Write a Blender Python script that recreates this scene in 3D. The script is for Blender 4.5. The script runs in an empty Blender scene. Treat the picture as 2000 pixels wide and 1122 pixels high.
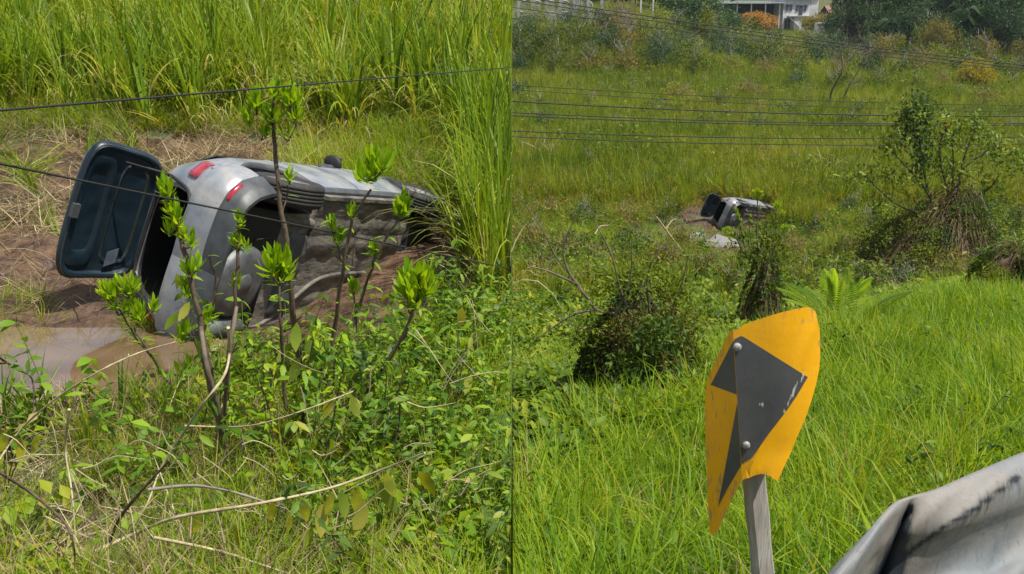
import bpy, bmesh, math, random
import numpy as np
from mathutils import Vector, Matrix, noise as mnoise
random.seed(7)
RNG = np.random.default_rng(7)
sc = bpy.context.scene
COL = sc.collection

# ---------------------------------------------------------------- camera, sky, sun, exposure
PITCH = math.radians(16.7)
FPX = 2000.0
cam_d = bpy.data.cameras.new('camera'); cam = bpy.data.objects.new('camera', cam_d); COL.objects.link(cam)
cam_d.sensor_width = 36.0; cam_d.lens = 36.0; cam_d.clip_start = 0.05; cam_d.clip_end = 3000
cam.location = (0, 0, 0); cam.rotation_euler = (math.pi/2 - PITCH, 0, 0)
sc.camera = cam
world = bpy.data.worlds.new('World'); sc.world = world; world.use_nodes = True
SUN_EL, SUN_AZ = math.radians(62), math.radians(112)      # azimuth from +y towards +x
wn = world.node_tree.nodes; wl = world.node_tree.links; wn.clear()
sky = wn.new('ShaderNodeTexSky'); sky.sky_type = 'NISHITA'; sky.sun_disc = False
sky.sun_elevation = SUN_EL; sky.sun_rotation = SUN_AZ; sky.dust_density = 2.0
bg = wn.new('ShaderNodeBackground'); bg.inputs[1].default_value = 0.085
wtc = wn.new('ShaderNodeTexCoord'); wmp = wn.new('ShaderNodeMapping'); wmp.inputs['Scale'].default_value = (1, 1, 2.6); wl.new(wtc.outputs['Generated'], wmp.inputs[0])
wnz = wn.new('ShaderNodeTexNoise'); wnz.inputs['Scale'].default_value = 2.2; wnz.inputs['Detail'].default_value = 7.0; wl.new(wmp.outputs[0], wnz.inputs['Vector'])
wrp = wn.new('ShaderNodeValToRGB'); wrp.color_ramp.elements[0].position = .44; wrp.color_ramp.elements[1].position = .60; wl.new(wnz.outputs[0], wrp.inputs[0])
wmx = wn.new('ShaderNodeMix'); wmx.data_type = 'RGBA'; wl.new(wrp.outputs[0], wmx.inputs[0]); wl.new(sky.outputs[0], wmx.inputs[6]); wmx.inputs[7].default_value = (7.5, 7.5, 7.8, 1)   # broken fair-weather cloud
wo = wn.new('ShaderNodeOutputWorld'); wl.new(wmx.outputs[2], bg.inputs[0]); wl.new(bg.outputs[0], wo.inputs[0])
sd = bpy.data.lights.new('sun', 'SUN'); sun = bpy.data.objects.new('sun', sd); COL.objects.link(sun)
sd.energy = 5.0; sd.angle = math.radians(0.6); sd.color = (1.0, 0.95, 0.86)
sv = Vector((math.sin(SUN_AZ)*math.cos(SUN_EL), math.cos(SUN_AZ)*math.cos(SUN_EL), math.sin(SUN_EL)))
sun.rotation_euler = sv.to_track_quat('Z', 'Y').to_euler()
sc.view_settings.view_transform = 'Standard'; sc.view_settings.look = 'None'
sc.view_settings.exposure = 0.55; sc.view_settings.gamma = 1.0
sc.view_settings.use_curve_mapping = False
sc.cycles.max_bounces = 4; sc.cycles.diffuse_bounces = 2; sc.cycles.glossy_bounces = 2
sc.cycles.transmission_bounces = 3; sc.cycles.transparent_max_bounces = 4

# ---------------------------------------------------------------- geometry of the view
SP, CP = math.sin(PITCH), math.cos(PITCH)
def ray(px, py):
    a = (px-1000)/FPX; b = (561-py)/FPX
    return Vector((a, CP + b*SP, -SP + b*CP))
def at(px, py, Y):
    r = ray(px, py); return r*(Y/r.y)
def topx(p):
    d = p[1]*CP - p[2]*SP; u = p[2]*CP + p[1]*SP
    return 1000+FPX*p[0]/d, 561-FPX*u/d

# ---------------------------------------------------------------- mesh collector
def tag(o, label=None, cat=None, group=None, kind=None):
    if label: o['label'] = label
    if cat: o['category'] = cat
    if group: o['group'] = group
    if kind: o['kind'] = kind
    return o
def thing(name, label, cat, loc=(0, 0, 0), group=None):
    o = bpy.data.objects.new(name, None); COL.objects.link(o); o.location = loc
    o.empty_display_size = 0.2
    return tag(o, label, cat, group)
class NM:
    """collects numpy chunks (verts, faces of one size, tone, material index)"""
    def __init__(s): s.v = []; s.c = []; s.t = []; s.n = 0; s.uv = []
    def add(s, V, F, tone=0.5, mat=0):
        V = np.asarray(V, float).reshape(-1, 3); F = np.asarray(F, int)
        if len(F) == 0: return s
        s.v.append(V); s.t.append(np.broadcast_to(np.asarray(tone, float), (len(V),)).copy())
        s.c.append((F + s.n, mat)); s.n += len(V); return s
    def mesh(s, name, mats, smooth=True, off=(0, 0, 0)):
        me = bpy.data.meshes.new(name)
        V = np.concatenate(s.v) - np.asarray(off, float)
        loops = np.concatenate([f.ravel() for f, m in s.c])
        cnt = np.concatenate([np.full(len(f), f.shape[1]) for f, m in s.c])
        mi = np.concatenate([np.full(len(f), m) for f, m in s.c])
        st = np.concatenate([[0], np.cumsum(cnt)[:-1]])
        me.vertices.add(len(V)); me.vertices.foreach_set('co', V.ravel().astype(np.float32))
        me.loops.add(len(loops)); me.loops.foreach_set('vertex_index', loops.astype(np.int32))
        me.polygons.add(len(cnt)); me.polygons.foreach_set('loop_start', st.astype(np.int32))
        me.polygons.foreach_set('material_index', mi.astype(np.int32))
        me.polygons.foreach_set('use_smooth', np.full(len(cnt), smooth))
        a = me.attributes.new('tone', 'FLOAT', 'POINT'); a.data.foreach_set('value', np.concatenate(s.t).astype(np.float32))
        for m in (mats if isinstance(mats, (list, tuple)) else [mats]): me.materials.append(m)
        me.update(calc_edges=True); me.validate(); return me
    def obj(s, name, mats, parent=None, smooth=True, off=(0, 0, 0)):
        o = bpy.data.objects.new(name, s.mesh(name, mats, smooth, off)); COL.objects.link(o)
        if parent: o.parent = parent
        return o
def grid_faces(r, c, wrap=False):
    i = np.arange(r-1)[:, None]; j = np.arange(c if wrap else c-1)[None, :]
    j2 = (j+1) % c
    return np.stack([i*c+j, i*c+j2, (i+1)*c+j2, (i+1)*c+j], -1).reshape(-1, 4)
def catmull(P, n=8):
    P = [np.array(p, float) for p in P]
    if len(P) < 3: 
        return np.array([P[0]*(1-t)+P[-1]*t for t in np.linspace(0, 1, n+1)])
    Q = [2*P[0]-P[1]] + P + [2*P[-1]-P[-2]]; out = []
    for i in range(1, len(Q)-2):
        for k in range(n):
            t = k/n
            out.append(.5*((2*Q[i])+(-Q[i-1]+Q[i+1])*t+(2*Q[i-1]-5*Q[i]+4*Q[i+1]-Q[i+2])*t*t+(-Q[i-1]+3*Q[i]-3*Q[i+1]+Q[i+2])*t**3))
    out.append(P[-1]); return np.array(out)
def tube(nm, P, r0, r1=None, sides=6, tone=0.5, mat=0, wob=0.0):
    P = np.asarray(P, float); n = len(P)
    if r1 is None: r1 = r0
    R = np.linspace(r0, r1, n) if np.isscalar(r0) else np.asarray(r0)
    T = np.gradient(P, axis=0); T /= np.linalg.norm(T, axis=1)[:, None]+1e-9
    ref = np.array([0, 0, 1.]) if abs(T[:, 2]).mean() < .8 else np.array([1., 0, 0])
    A = np.cross(T, ref); A /= np.linalg.norm(A, axis=1)[:, None]+1e-9; B = np.cross(T, A)
    th = np.linspace(0, 2*np.pi, sides, endpoint=False)
    if wob: R = R*(1+wob*RNG.normal(size=n))
    V = P[:, None]+(A[:, None]*np.cos(th)[None, :, None]+B[:, None]*np.sin(th)[None, :, None])*R[:, None, None]
    nm.add(V, grid_faces(n, sides, True), tone, mat)
    for e, k in ((0, 1), (n-1, -1)):
        nm.add(V[e], np.array([list(range(sides))[::k]]) if sides <= 8 else np.array([list(range(sides))[::k]]), tone, mat)
def box(nm, c, s, M=None, tone=.5, mat=0):
    V = np.array([[x, y, z] for x in (-.5, .5) for y in (-.5, .5) for z in (-.5, .5)])*np.asarray(s, float)
    if M is not None: V = V@np.asarray(M).T
    V = V+np.asarray(c, float)
    nm.add(V, [[0, 1, 3, 2], [4, 6, 7, 5], [0, 4, 5, 1], [2, 3, 7, 6], [0, 2, 6, 4], [1, 5, 7, 3]], tone, mat)
def lathe(nm, prof, n=28, axis='y', c=(0, 0, 0), tone=.5, mat=0, closed=True):
    prof = np.asarray(prof, float)     # (r, h)
    th = np.linspace(0, 2*np.pi, n, endpoint=False)
    r = prof[:, 0][:, None]; h = np.broadcast_to(prof[:, 1][:, None], (len(prof), n))
    a, b = r*np.cos(th), r*np.sin(th)
    V = np.stack([a, h, b] if axis == 'y' else ([a, b, h] if axis == 'z' else [h, a, b]), -1)+np.asarray(c, float)
    nm.add(V, grid_faces(len(prof), n, True), tone, mat)

# blades of grass: vectorised ribbons that arch over
def blades(nm, base, h, w, az, lean, bend, seg=4, tone=.5, mat=0, face=None):
    n = len(base); base = np.asarray(base, float)
    B = lambda a: np.broadcast_to(np.asarray(a, float), (n,))
    h, w, az, lean, bend, tone = map(B, (h, w, az, lean, bend, tone))
    t = np.linspace(0, 1, seg+1)[None, :]
    ang = lean[:, None]+bend[:, None]*t**1.6            # angle from vertical
    ds = (h/seg)[:, None]
    rx = np.concatenate([np.zeros((n, 1)), np.cumsum(np.sin(ang[:, 1:])*ds, 1)], 1)
    rz = np.concatenate([np.zeros((n, 1)), np.cumsum(np.cos(ang[:, 1:])*ds, 1)], 1)
    C = base[:, None]+np.stack([rx*np.cos(az)[:, None], rx*np.sin(az)[:, None], rz], -1)
    fa = (az+np.pi/2 if face is None else face)
    fa = B(fa)
    side = np.stack([np.cos(fa), np.sin(fa), np.zeros(n)], -1)[:, None]
    ww = (w[:, None]*(np.clip(1-t**2.2, 0, 1)*.95+.05)*np.minimum(1, .45+2.2*t))[:, :, None]*.5
    V = np.stack([C-side*ww, C+side*ww], 2)             # n, seg+1, 2, 3
    k = 2*(seg+1)
    f = np.array([[2*i, 2*i+1, 2*i+3, 2*i+2] for i in range(seg)])
    F = (np.arange(n)[:, None, None]*k+f[None]).reshape(-1, 4)
    nm.add(V.reshape(-1, 3), F, np.repeat(tone, k), mat)
# leaves: folded rhombi (4 verts) or curved pointed leaves (8 verts)
def leaves(nm, c, d, up, L, W, fold=.25, tone=.5, mat=0, fine=False, curl=.2):
    c = np.asarray(c, float); n = len(c)
    d = np.broadcast_to(np.asarray(d, float), (n, 3)); d = d/(np.linalg.norm(d, axis=1)[:, None]+1e-9)
    s = np.cross(d, up); s /= np.linalg.norm(s, axis=1)[:, None]+1e-9
    nn = np.cross(s, d)
    B = lambda a: np.broadcast_to(np.asarray(a, float), (n,))[:, None]
    L, W = B(L), B(W); tone = B(tone)[:, 0]
    if not fine:
        V = np.stack([c, c+d*L*.45-s*W*.5+nn*W*fold, c+d*L-nn*L*curl*.5, c+d*L*.45+s*W*.5+nn*W*fold], 1)
        i = np.arange(n)[:, None]*4
        nm.add(V.reshape(-1, 3), np.concatenate([i+np.array([[0, 2, 1]]), i+np.array([[0, 3, 2]])]), np.repeat(tone, 4), mat)
    else:
        rows = [(0, .08), (.25, .75), (.55, 1.0), (.82, .6), (1.0, .04)]
        vs = []
        for t, q in rows:
            cc = c+d*L*t-nn*L*curl*t*t
            vs += [cc-s*W*.5*q+nn*W*fold*q, cc, cc+s*W*.5*q+nn*W*fold*q]
        V = np.stack(vs, 1); k = 15
        f = [[3*r+j, 3*r+j+1, 3*r+j+4, 3*r+j+3] for r in range(4) for j in range(2)]
        F = (np.arange(n)[:, None, None]*k+np.array(f)[None]).reshape(-1, 4)
        nm.add(V.reshape(-1, 3), F, np.repeat(tone, k), mat)

# ---------------------------------------------------------------- materials
def new_mat(name):
    m = bpy.data.materials.new(name); m.use_nodes = True
    nt = m.node_tree; nt.nodes.clear()
    out = nt.nodes.new('ShaderNodeOutputMaterial'); return m, nt, out
def N(nt, t, **kw):
    n = nt.nodes.new(t)
    for k, v in kw.items():
        if k.startswith('i_'):
            key = k[2:]; n.inputs[int(key) if key.isdigit() else key.replace('_', ' ')].default_value = v
        else: setattr(n, k, v)
    return n
def ramp(nt, fac, stops):
    r = nt.nodes.new('ShaderNodeValToRGB'); e = r.color_ramp.elements
    while len(e) > 1: e.remove(e[-1])
    e[0].position = stops[0][0]; e[0].color = (*stops[0][1], 1)
    for p, c in stops[1:]:
        q = e.new(p); q.color = (*c, 1)
    nt.links.new(fac, r.inputs[0]); return r
GREENS = {'lush_grass': (1.10, 1.0), 'reed_blade': (1.20, 1.0), 'creeper_leaf': (1.25, 1.05), 'broad_leaf': (1.35, 1.05), 'bush_leaf': (1.15, 1.0), 'sapling_leaf': (1.15, 1.0)}
def leaf_mat(name, stops, trans=.45, rough=.5, noise_scale=.35, noise_amt=.35, inst_amt=.3, spec=.22, tint=(1.4, 1.2, .45)):
    if name in GREENS: stops = [(p_, (c[0]*GREENS[name][0], c[1]*GREENS[name][1], c[2]*.9)) for p_, c in stops]
    """tone attribute + slow world noise + per-instance random -> colour ramp; thin translucent leaf"""
    m, nt, out = new_mat(name); L = nt.links.new
    at_ = N(nt, 'ShaderNodeAttribute', attribute_name='tone')
    geo = N(nt, 'ShaderNodeNewGeometry'); nz = N(nt, 'ShaderNodeTexNoise', i_Scale=noise_scale, i_Detail=3.0)
    L(geo.outputs['Position'], nz.inputs['Vector'])
    oi = N(nt, 'ShaderNodeObjectInfo')
    a = N(nt, 'ShaderNodeMath', operation='MULTIPLY_ADD'); L(nz.outputs[0], a.inputs[0]); a.inputs[1].default_value = noise_amt*2; a.inputs[2].default_value = -noise_amt
    b = N(nt, 'ShaderNodeMath', operation='MULTIPLY_ADD'); L(oi.outputs['Random'], b.inputs[0]); b.inputs[1].default_value = inst_amt; b.inputs[2].default_value = -inst_amt/2
    c = N(nt, 'ShaderNodeMath', operation='ADD'); L(a.outputs[0], c.inputs[0]); L(b.outputs[0], c.inputs[1])
    d = N(nt, 'ShaderNodeMath', operation='ADD', use_clamp=True); L(c.outputs[0], d.inputs[0]); L(at_.outputs['Fac'], d.inputs[1])
    r = ramp(nt, d.outputs[0], stops)
    p = N(nt, 'ShaderNodeBsdfPrincipled', i_Roughness=rough); p.inputs['Specular IOR Level'].default_value = spec
    L(r.outputs[0], p.inputs['Base Color'])
    t = N(nt, 'ShaderNodeBsdfTranslucent')
    mul = N(nt, 'ShaderNodeMix', data_type='RGBA', blend_type='MULTIPLY'); mul.inputs[0].default_value = 1.0
    L(r.outputs[0], mul.inputs[6]); mul.inputs[7].default_value = (*tint, 1); L(mul.outputs[2], t.inputs[0])
    mx = N(nt, 'ShaderNodeMixShader'); mx.inputs[0].default_value = trans
    L(p.outputs[0], mx.inputs[1]); L(t.outputs[0], mx.inputs[2]); L(mx.outputs[0], out.inputs[0])
    return m
def solid(name, stops, scale=8, detail=6, rough=(.5, .5), metal=0, bump=0.0, bscale=None, coat=0, spec=.5, stretch=None, tone=False, coords='Object'):
    """noise-varied solid surface"""
    m, nt, out = new_mat(name); L = nt.links.new
    tc = N(nt, 'ShaderNodeTexCoord'); mp = N(nt, 'ShaderNodeMapping'); L(tc.outputs[coords], mp.inputs[0])
    if stretch: mp.inputs['Scale'].default_value = stretch
    nz = N(nt, 'ShaderNodeTexNoise', i_Scale=float(scale), i_Detail=float(detail), i_Roughness=.62); L(mp.outputs[0], nz.inputs['Vector'])
    fac = nz.outputs[0]
    if tone:
        at_ = N(nt, 'ShaderNodeAttribute', attribute_name='tone')
        a = N(nt, 'ShaderNodeMath', operation='ADD', use_clamp=True); L(fac, a.inputs[0]); 
        s = N(nt, 'ShaderNodeMath', operation='SUBTRACT'); L(at_.outputs['Fac'], s.inputs[0]); s.inputs[1].default_value = .5
        L(s.outputs[0], a.inputs[1]); fac = a.outputs[0]
    r = ramp(nt, fac, stops)
    p = N(nt, 'ShaderNodeBsdfPrincipled'); p.inputs['Metallic'].default_value = metal
    p.inputs['Coat Weight'].default_value = coat; p.inputs['Specular IOR Level'].default_value = spec
    L(r.outputs[0], p.inputs['Base Color'])
    mr = N(nt, 'ShaderNodeMapRange'); L(nz.outputs[0], mr.inputs[0]); mr.inputs[1].default_value = .3; mr.inputs[2].default_value = .7
    mr.inputs[3].default_value = rough[0]; mr.inputs[4].default_value = rough[1]; L(mr.outputs[0], p.inputs['Roughness'])
    if bump:
        n2 = N(nt, 'ShaderNodeTexNoise', i_Scale=float(bscale or scale*3), i_Detail=6.0); L(mp.outputs[0], n2.inputs['Vector'])
        b = N(nt, 'ShaderNodeBump', i_Strength=1.0, i_Distance=bump); L(n2.outputs[0], b.inputs['Height']); L(b.outputs[0], p.inputs['Normal'])
    L(p.outputs[0], out.inputs[0]); return m
G = {}
G['grass'] = leaf_mat('lush_grass', [(0, (.03, .085, .004)), (.4, (.105, .235, .006)), (.72, (.20, .33, .010)), (.93, (.30, .35, .03)), (1, (.36, .32, .14))], .5, noise_scale=.6, noise_amt=.35)
G['reed'] = leaf_mat('reed_blade', [(0, (.022, .06, .004)), (.35, (.085, .18, .007)), (.66, (.17, .26, .010)), (.86, (.24, .28, .03)), (1, (.30, .25, .12))], .45, noise_scale=.13, noise_amt=.50, inst_amt=.35)
G['cover'] = leaf_mat('creeper_leaf', [(0, (.014, .045, .006)), (.5, (.07, .155, .008)), (.8, (.14, .24, .012)), (1, (.24, .29, .03))], .4, noise_scale=.7)
G['cane'] = leaf_mat('brightened_cane_blade', [(0, (.04, .095, .006)), (.3, (.13, .235, .012)), (.6, (.25, .345, .022)), (.82, (.36, .39, .07)), (1, (.48, .43, .24))], .45, noise_scale=.35, noise_amt=.30, inst_amt=.35)  # reed colours brightened: the terrace view's higher exposure put into the blades
G['weed'] = leaf_mat('brightened_weed_leaf', [(0, (.03, .085, .008)), (.45, (.13, .25, .015)), (.8, (.24, .36, .025)), (1, (.36, .38, .06))], .45, noise_scale=1.3, noise_amt=.4)  # creeper colours lightened, standing in for the brighter exposure on the terrace
G['sapl'] = leaf_mat('sapling_leaf', [(0, (.06, .17, .006)), (.5, (.20, .40, .012)), (.85, (.34, .52, .02)), (1, (.42, .50, .04))], .55, noise_scale=3, noise_amt=.25, rough=.38)
G['broad'] = leaf_mat('broad_leaf', [(0, (.025, .075, .022)), (.5, (.08, .17, .03)), (.85, (.15, .26, .035)), (1, (.26, .32, .07))], .4, noise_scale=1.5, rough=.5, spec=.25)
G['yellow'] = leaf_mat('yellowing_leaf', [(0, (.16, .20, .02)), (.5, (.34, .34, .02)), (1, (.46, .38, .04))], .5, noise_scale=18, noise_amt=.9, inst_amt=.5)
G['straw'] = leaf_mat('dead_straw', [(0, (.10, .07, .035)), (.4, (.22, .16, .08)), (.75, (.36, .29, .16)), (1, (.48, .42, .27))], .2, noise_scale=1.2, noise_amt=.35, rough=.7, tint=(1, .9, .7))
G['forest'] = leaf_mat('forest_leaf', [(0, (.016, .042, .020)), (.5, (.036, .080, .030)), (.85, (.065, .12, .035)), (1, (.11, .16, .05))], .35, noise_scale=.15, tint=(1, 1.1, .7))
G['bush'] = leaf_mat('bush_leaf', [(0, (.018, .042, .008)), (.4, (.065, .125, .010)), (.75, (.13, .21, .012)), (1, (.21, .26, .03))], .4, noise_scale=.10, noise_amt=.35, inst_amt=.7)
G['gold'] = leaf_mat('golden_leaf', [(0, (.12, .12, .01)), (.5, (.28, .26, .015)), (1, (.42, .33, .03))], .4, noise_scale=.5)
G['olive'] = leaf_mat('olive_leaf', [(0, (.08, .085, .02)), (.5, (.17, .16, .035)), (1, (.27, .22, .06))], .4, noise_scale=.5)
G['orange'] = leaf_mat('orange_blossom', [(0, (.16, .09, .02)), (.5, (.42, .22, .03)), (1, (.56, .34, .06))], .35, noise_scale=.8, tint=(1, .8, .5))
G['bark'] = solid('bark', [(.3, (.05, .036, .024)), (.7, (.17, .13, .09))], 14, rough=(.8, .9), bump=.01, stretch=(1, 1, .3))
G['sap_bark'] = solid('sapling_bark', [(.3, (.04, .026, .015)), (.7, (.11, .075, .045))], 25, rough=(.7, .85), bump=.003)
G["vine"] = solid('dry_vine_bark', [(.3, (.22, .17, .09)), (.7, (.46, .40, .24))], 20, rough=(.7, .8))
G['grey_bark'] = solid('grey_bark', [(.3, (.12, .10, .085)), (.7, (.30, .27, .23))], 6, rough=(.8, .9))

# ---------------------------------------------------------------- terrain
CAR_M = np.array([[0.3717, -0.3515, -0.8592], [0.9019, -0.0825, 0.4239], [-0.2199, -0.9325, 0.2864]])
CAR_L = np.array([-1.485, 9.70, -2.817])
CR = at(1474, 435, 49.0); CAR_R = np.array(CR)                        # where the same wreck lies in the wide view
DAZ = math.atan2(CAR_R[0], CAR_R[1])-math.atan2(CAR_L[0], CAR_L[1])
RZ = np.array([[math.cos(-DAZ), -math.sin(-DAZ), 0], [math.sin(-DAZ), math.cos(-DAZ), 0], [0, 0, 1]])
def to_right(p): return CAR_R+RZ@(np.asarray(p, float)-CAR_L)
def from_right(x, y):
    d = np.stack([x-CAR_R[0], y-CAR_R[1]], -1); q = d@RZ[:2, :2]
    return q[..., 0]+CAR_L[0], q[..., 1]+CAR_L[1]
def sstep(t): t = np.clip(t, 0, 1); return t*t*(3-2*t)
def wav(x, y, s, seed=0):
    return (np.sin(x*s*1.3+seed)*np.cos(y*s*1.1+seed*2.1)+.5*np.sin(x*s*2.7+y*s*1.9+seed*3.3)+.3*np.cos(x*s*5.1-y*s*4.3+seed))*.55
def pit(x, y, rim=True):
    """mud hole, puddle basin and spoil round the wreck, in left-place coordinates"""
    z = -.30*np.exp(-(((x+3.95)/1.75)**2+((y-7.5)/.85)**2)**2)
    z = z-.22*np.exp(-(((x+1.9)/1.1)**2+((y-9.0)/1.3)**2))
    z = z+.34*np.exp(-(((x+4.6)/1.1)**2+((y-9.9)/.75)**2))+.25*np.exp(-(((x+2.7)/1.6)**2+((y-12.2)/.6)**2))
    k = np.exp(-(((x+4.2)/2.2)**2+((y-9.8)/1.2)**2)**2)
    return z+k*(.06*wav(x, y, 7, 2)+.035*wav(x, y, 15, 5))
def zL(x, y):
    x = np.asarray(x, float); y = np.asarray(y, float)
    z = np.interp(y, [-2, 1.0, 4.5, 6, 10.6, 15, 20, 27, 40], [-1.75, -1.95, -2.78, -2.8, -2.8, -2.0, -.9, .9, 1.0])
    return z+pit(x, y)+.05*wav(x, y, 1.3, 1)+.02*wav(x, y, 5, 2)
VY = [-20, 7, 9, 14, 20, 28, 38, 49, 107, 130, 160, 190, 220, 260, 400, 700]
VZ = [-3.0, -3.3, -4.1, -5.6, -6.9, -8.5, -10.1, -11.6, -12, -11.4, -10.8, -10.3, -9.8, -7.5, 12, 60]
def zR(x, y):
    x = np.asarray(x, float); y = np.asarray(y, float)
    pl = -2.5-.23*(y-4)+.057*(x-2)
    pl = np.where(y < 2.6, np.maximum(-1.68, pl), pl)
    yc = 7.2+1.0*np.maximum(x, -4)
    v = np.interp(y, VY, VZ)
    hill = sstep((y-112)/45)*(1-sstep((x/np.maximum(y, 1)-.10)/.13))*6.6
    v = v+hill
    v = v+(.5*sstep((y-20)/30))*wav(x, y, .07, 5)*sstep(np.abs(y-49)/14)
    t = sstep((y-yc)/(5+.35*np.maximum(x, 0)))
    z = pl*(1-t)+v*t
    X, Y = from_right(x, y)
    k = np.exp(-(((X+2.2)/6.5)**2+((Y-8.5)/6.0)**2)**2)
    z = z*(1-k)+k*(CAR_R[2]-CAR_L[2]-2.8)+pit(X, Y)
    return z+.06*wav(x, y, 1.1, 3)*sstep(y/8)+.015*wav(x, y, 5, 2)
def hit(px, py, fn=None, y0=2.0, y1=380):
    fn = fn or zR; r = ray(px, py); ys = np.geomspace(y0, y1, 1500)
    X = r.x*ys/r.y; Z = r.z*ys/r.y; below = Z <= fn(X, ys)
    i = int(np.argmax(below)) if below.any() else len(ys)-1
    return Vector((X[i], ys[i], float(fn(X[i], ys[i]))))

soil_stops = [(.30, (.045, .028, .018)), (.5, (.11, .068, .042)), (.68, (.20, .145, .09))]
G['mud'] = solid('wet_mud', [(.3, (.014, .007, .004)), (.46, (.052, .026, .013)), (.60, (.10, .055, .028)), (.74, (.18, .12, .065))], 3.0, detail=10, rough=(.35, .9), bump=.09, bscale=8)
def ground_mat():
    m, nt, out = new_mat('overgrown_soil'); L = nt.links.new
    geo = N(nt, 'ShaderNodeNewGeometry'); n1 = N(nt, 'ShaderNodeTexNoise', i_Scale=.22, i_Detail=5.0); n2 = N(nt, 'ShaderNodeTexNoise', i_Scale=5.0, i_Detail=8.0)
    L(geo.outputs['Position'], n1.inputs['Vector']); L(geo.outputs['Position'], n2.inputs['Vector'])
    r1 = ramp(nt, n2.outputs[0], [(.3, (.02, .03, .008)), (.5, (.055, .075, .018)), (.7, (.10, .10, .04))])
    r2 = ramp(nt, n2.outputs[0], [(.3, (.035, .03, .012)), (.7, (.13, .11, .05))])
    mx = N(nt, 'ShaderNodeMix', data_type='RGBA'); q = ramp(nt, n1.outputs[0], [(.5, (0, 0, 0)), (.62, (1, 1, 1))])
    L(q.outputs[0], mx.inputs[0]); L(r1.outputs[0], mx.inputs[6]); L(r2.outputs[0], mx.inputs[7])
    p = N(nt, 'ShaderNodeBsdfPrincipled', i_Roughness=.95); L(mx.outputs[2], p.inputs['Base Color'])
    b = N(nt, 'ShaderNodeBump', i_Strength=.8, i_Distance=.06); L(n2.outputs[0], b.inputs['Height']); L(b.outputs[0], p.inputs['Normal'])
    L(p.outputs[0], out.inputs[0]); return m
G['ground'] = ground_mat()
def sheet(name, xs, ys, fn, mat, drop=None):
    X, Y = np.meshgrid(xs, ys); V = np.stack([X, Y, fn(X, Y)], -1)
    nm = NM(); nm.add(V, grid_faces(len(ys), len(xs))); o = nm.obj(name, mat); o['kind'] = 'structure'; return o
xr = np.concatenate([-np.geomspace(260, 1, 30), np.linspace(0, 22, 90), np.geomspace(22.6, 420, 60)])
yr = np.concatenate([np.linspace(-6, 24, 110), np.geomspace(24.5, 430, 150)])
def zR_ext(X, Y):                      # under the raised terrace the valley simply carries on, a little lower
    return zR(X, Y)-np.where((X < -.01) & (Y < 44), 1.2, 0)
sheet('valley_terrain', xr, yr, zR_ext, G['ground'])
xl = np.concatenate([-np.geomspace(60, 8.2, 24), np.linspace(-8, 0, 110)])
yl = np.concatenate([np.linspace(-2, 5, 24), np.linspace(5.08, 14, 110), np.linspace(14.2, 40, 60)])
ter = sheet('terrace_ground', xl, yl, zL, [G['ground'], G['mud']])
me = ter.data; cc = np.zeros(len(me.polygons)*3); me.polygons.foreach_get('center', cc); cc = cc.reshape(-1, 3)
def mudmask(x, y):
    a = ((x+4.8)/4.6)**2+((y-10.4)/4.2)**2
    b = ((x+2.0)/1.7)**2+((y-9.2)/1.5)**2
    c = ((x+2.6)/1.9)**2+((y-13.2)/1.3)**2
    return np.minimum(np.minimum(a, b), c)+.35*wav(x, y, 2.2, 4) < 1
me.polygons.foreach_set('material_index', np.where(mudmask(cc[:, 0], cc[:, 1]), 1, 0).astype(np.int32))
# the bank that closes the terrace towards the valley (and its far sides)
def bank(name, pts, low):
    nm = NM(); rows = []
    for k in np.linspace(0, 1, 8):
        rows.append([(p[0]-(.02+.25*math.sin(k*3.1))*(p[3]) , p[1], p[2]*(1-k)+l*k) for p, l in zip(pts, low)])
    nm.add(rows, grid_faces(8, len(pts))); o = nm.obj(name, G['mud']); o['kind'] = 'structure'
yy = np.linspace(-2, 40, 140)
bank('terrace_bank', [(0, y, float(zL(0, y)), 1.0) for y in yy], [min(float(zR(0, y)), float(zL(0, y)))-1.3 for y in yy])
bx = -np.concatenate([[0], np.geomspace(.5, 60, 30)])
nmb = NM(); nmb.add([[(x, 40, float(zL(x, 40))) for x in bx], [(x, 46, -13.5) for x in bx]], grid_faces(2, len(bx))); ob = nmb.obj('terrace_back_slope', G['ground']); ob['kind'] = 'structure'
# distant ridge closes the view behind the forest
# puddles
def puddle_mat():
    m, nt, out = new_mat('muddy_water'); L = nt.links.new
    geo = N(nt, 'ShaderNodeNewGeometry'); n1 = N(nt, 'ShaderNodeTexNoise', i_Scale=1.6, i_Detail=5.0); L(geo.outputs['Position'], n1.inputs['Vector'])
    r = ramp(nt, n1.outputs[0], [(.35, (.11, .07, .034)), (.65, (.20, .135, .072))])
    p = N(nt, 'ShaderNodeBsdfPrincipled', i_Roughness=.05, i_IOR=1.5); p.inputs['Coat Weight'].default_value = 1.0; p.inputs['Coat Roughness'].default_value = .02; L(r.outputs[0], p.inputs['Base Color'])
    n2 = N(nt, 'ShaderNodeTexNoise', i_Scale=5.0, i_Detail=2.0); L(geo.outputs['Position'], n2.inputs['Vector'])
    b = N(nt, 'ShaderNodeBump', i_Strength=.12, i_Distance=.02); L(n2.outputs[0], b.inputs['Height']); L(b.outputs[0], p.inputs['Normal'])
    L(p.outputs[0], out.inputs[0]); return m
G['water'] = puddle_mat()
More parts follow.
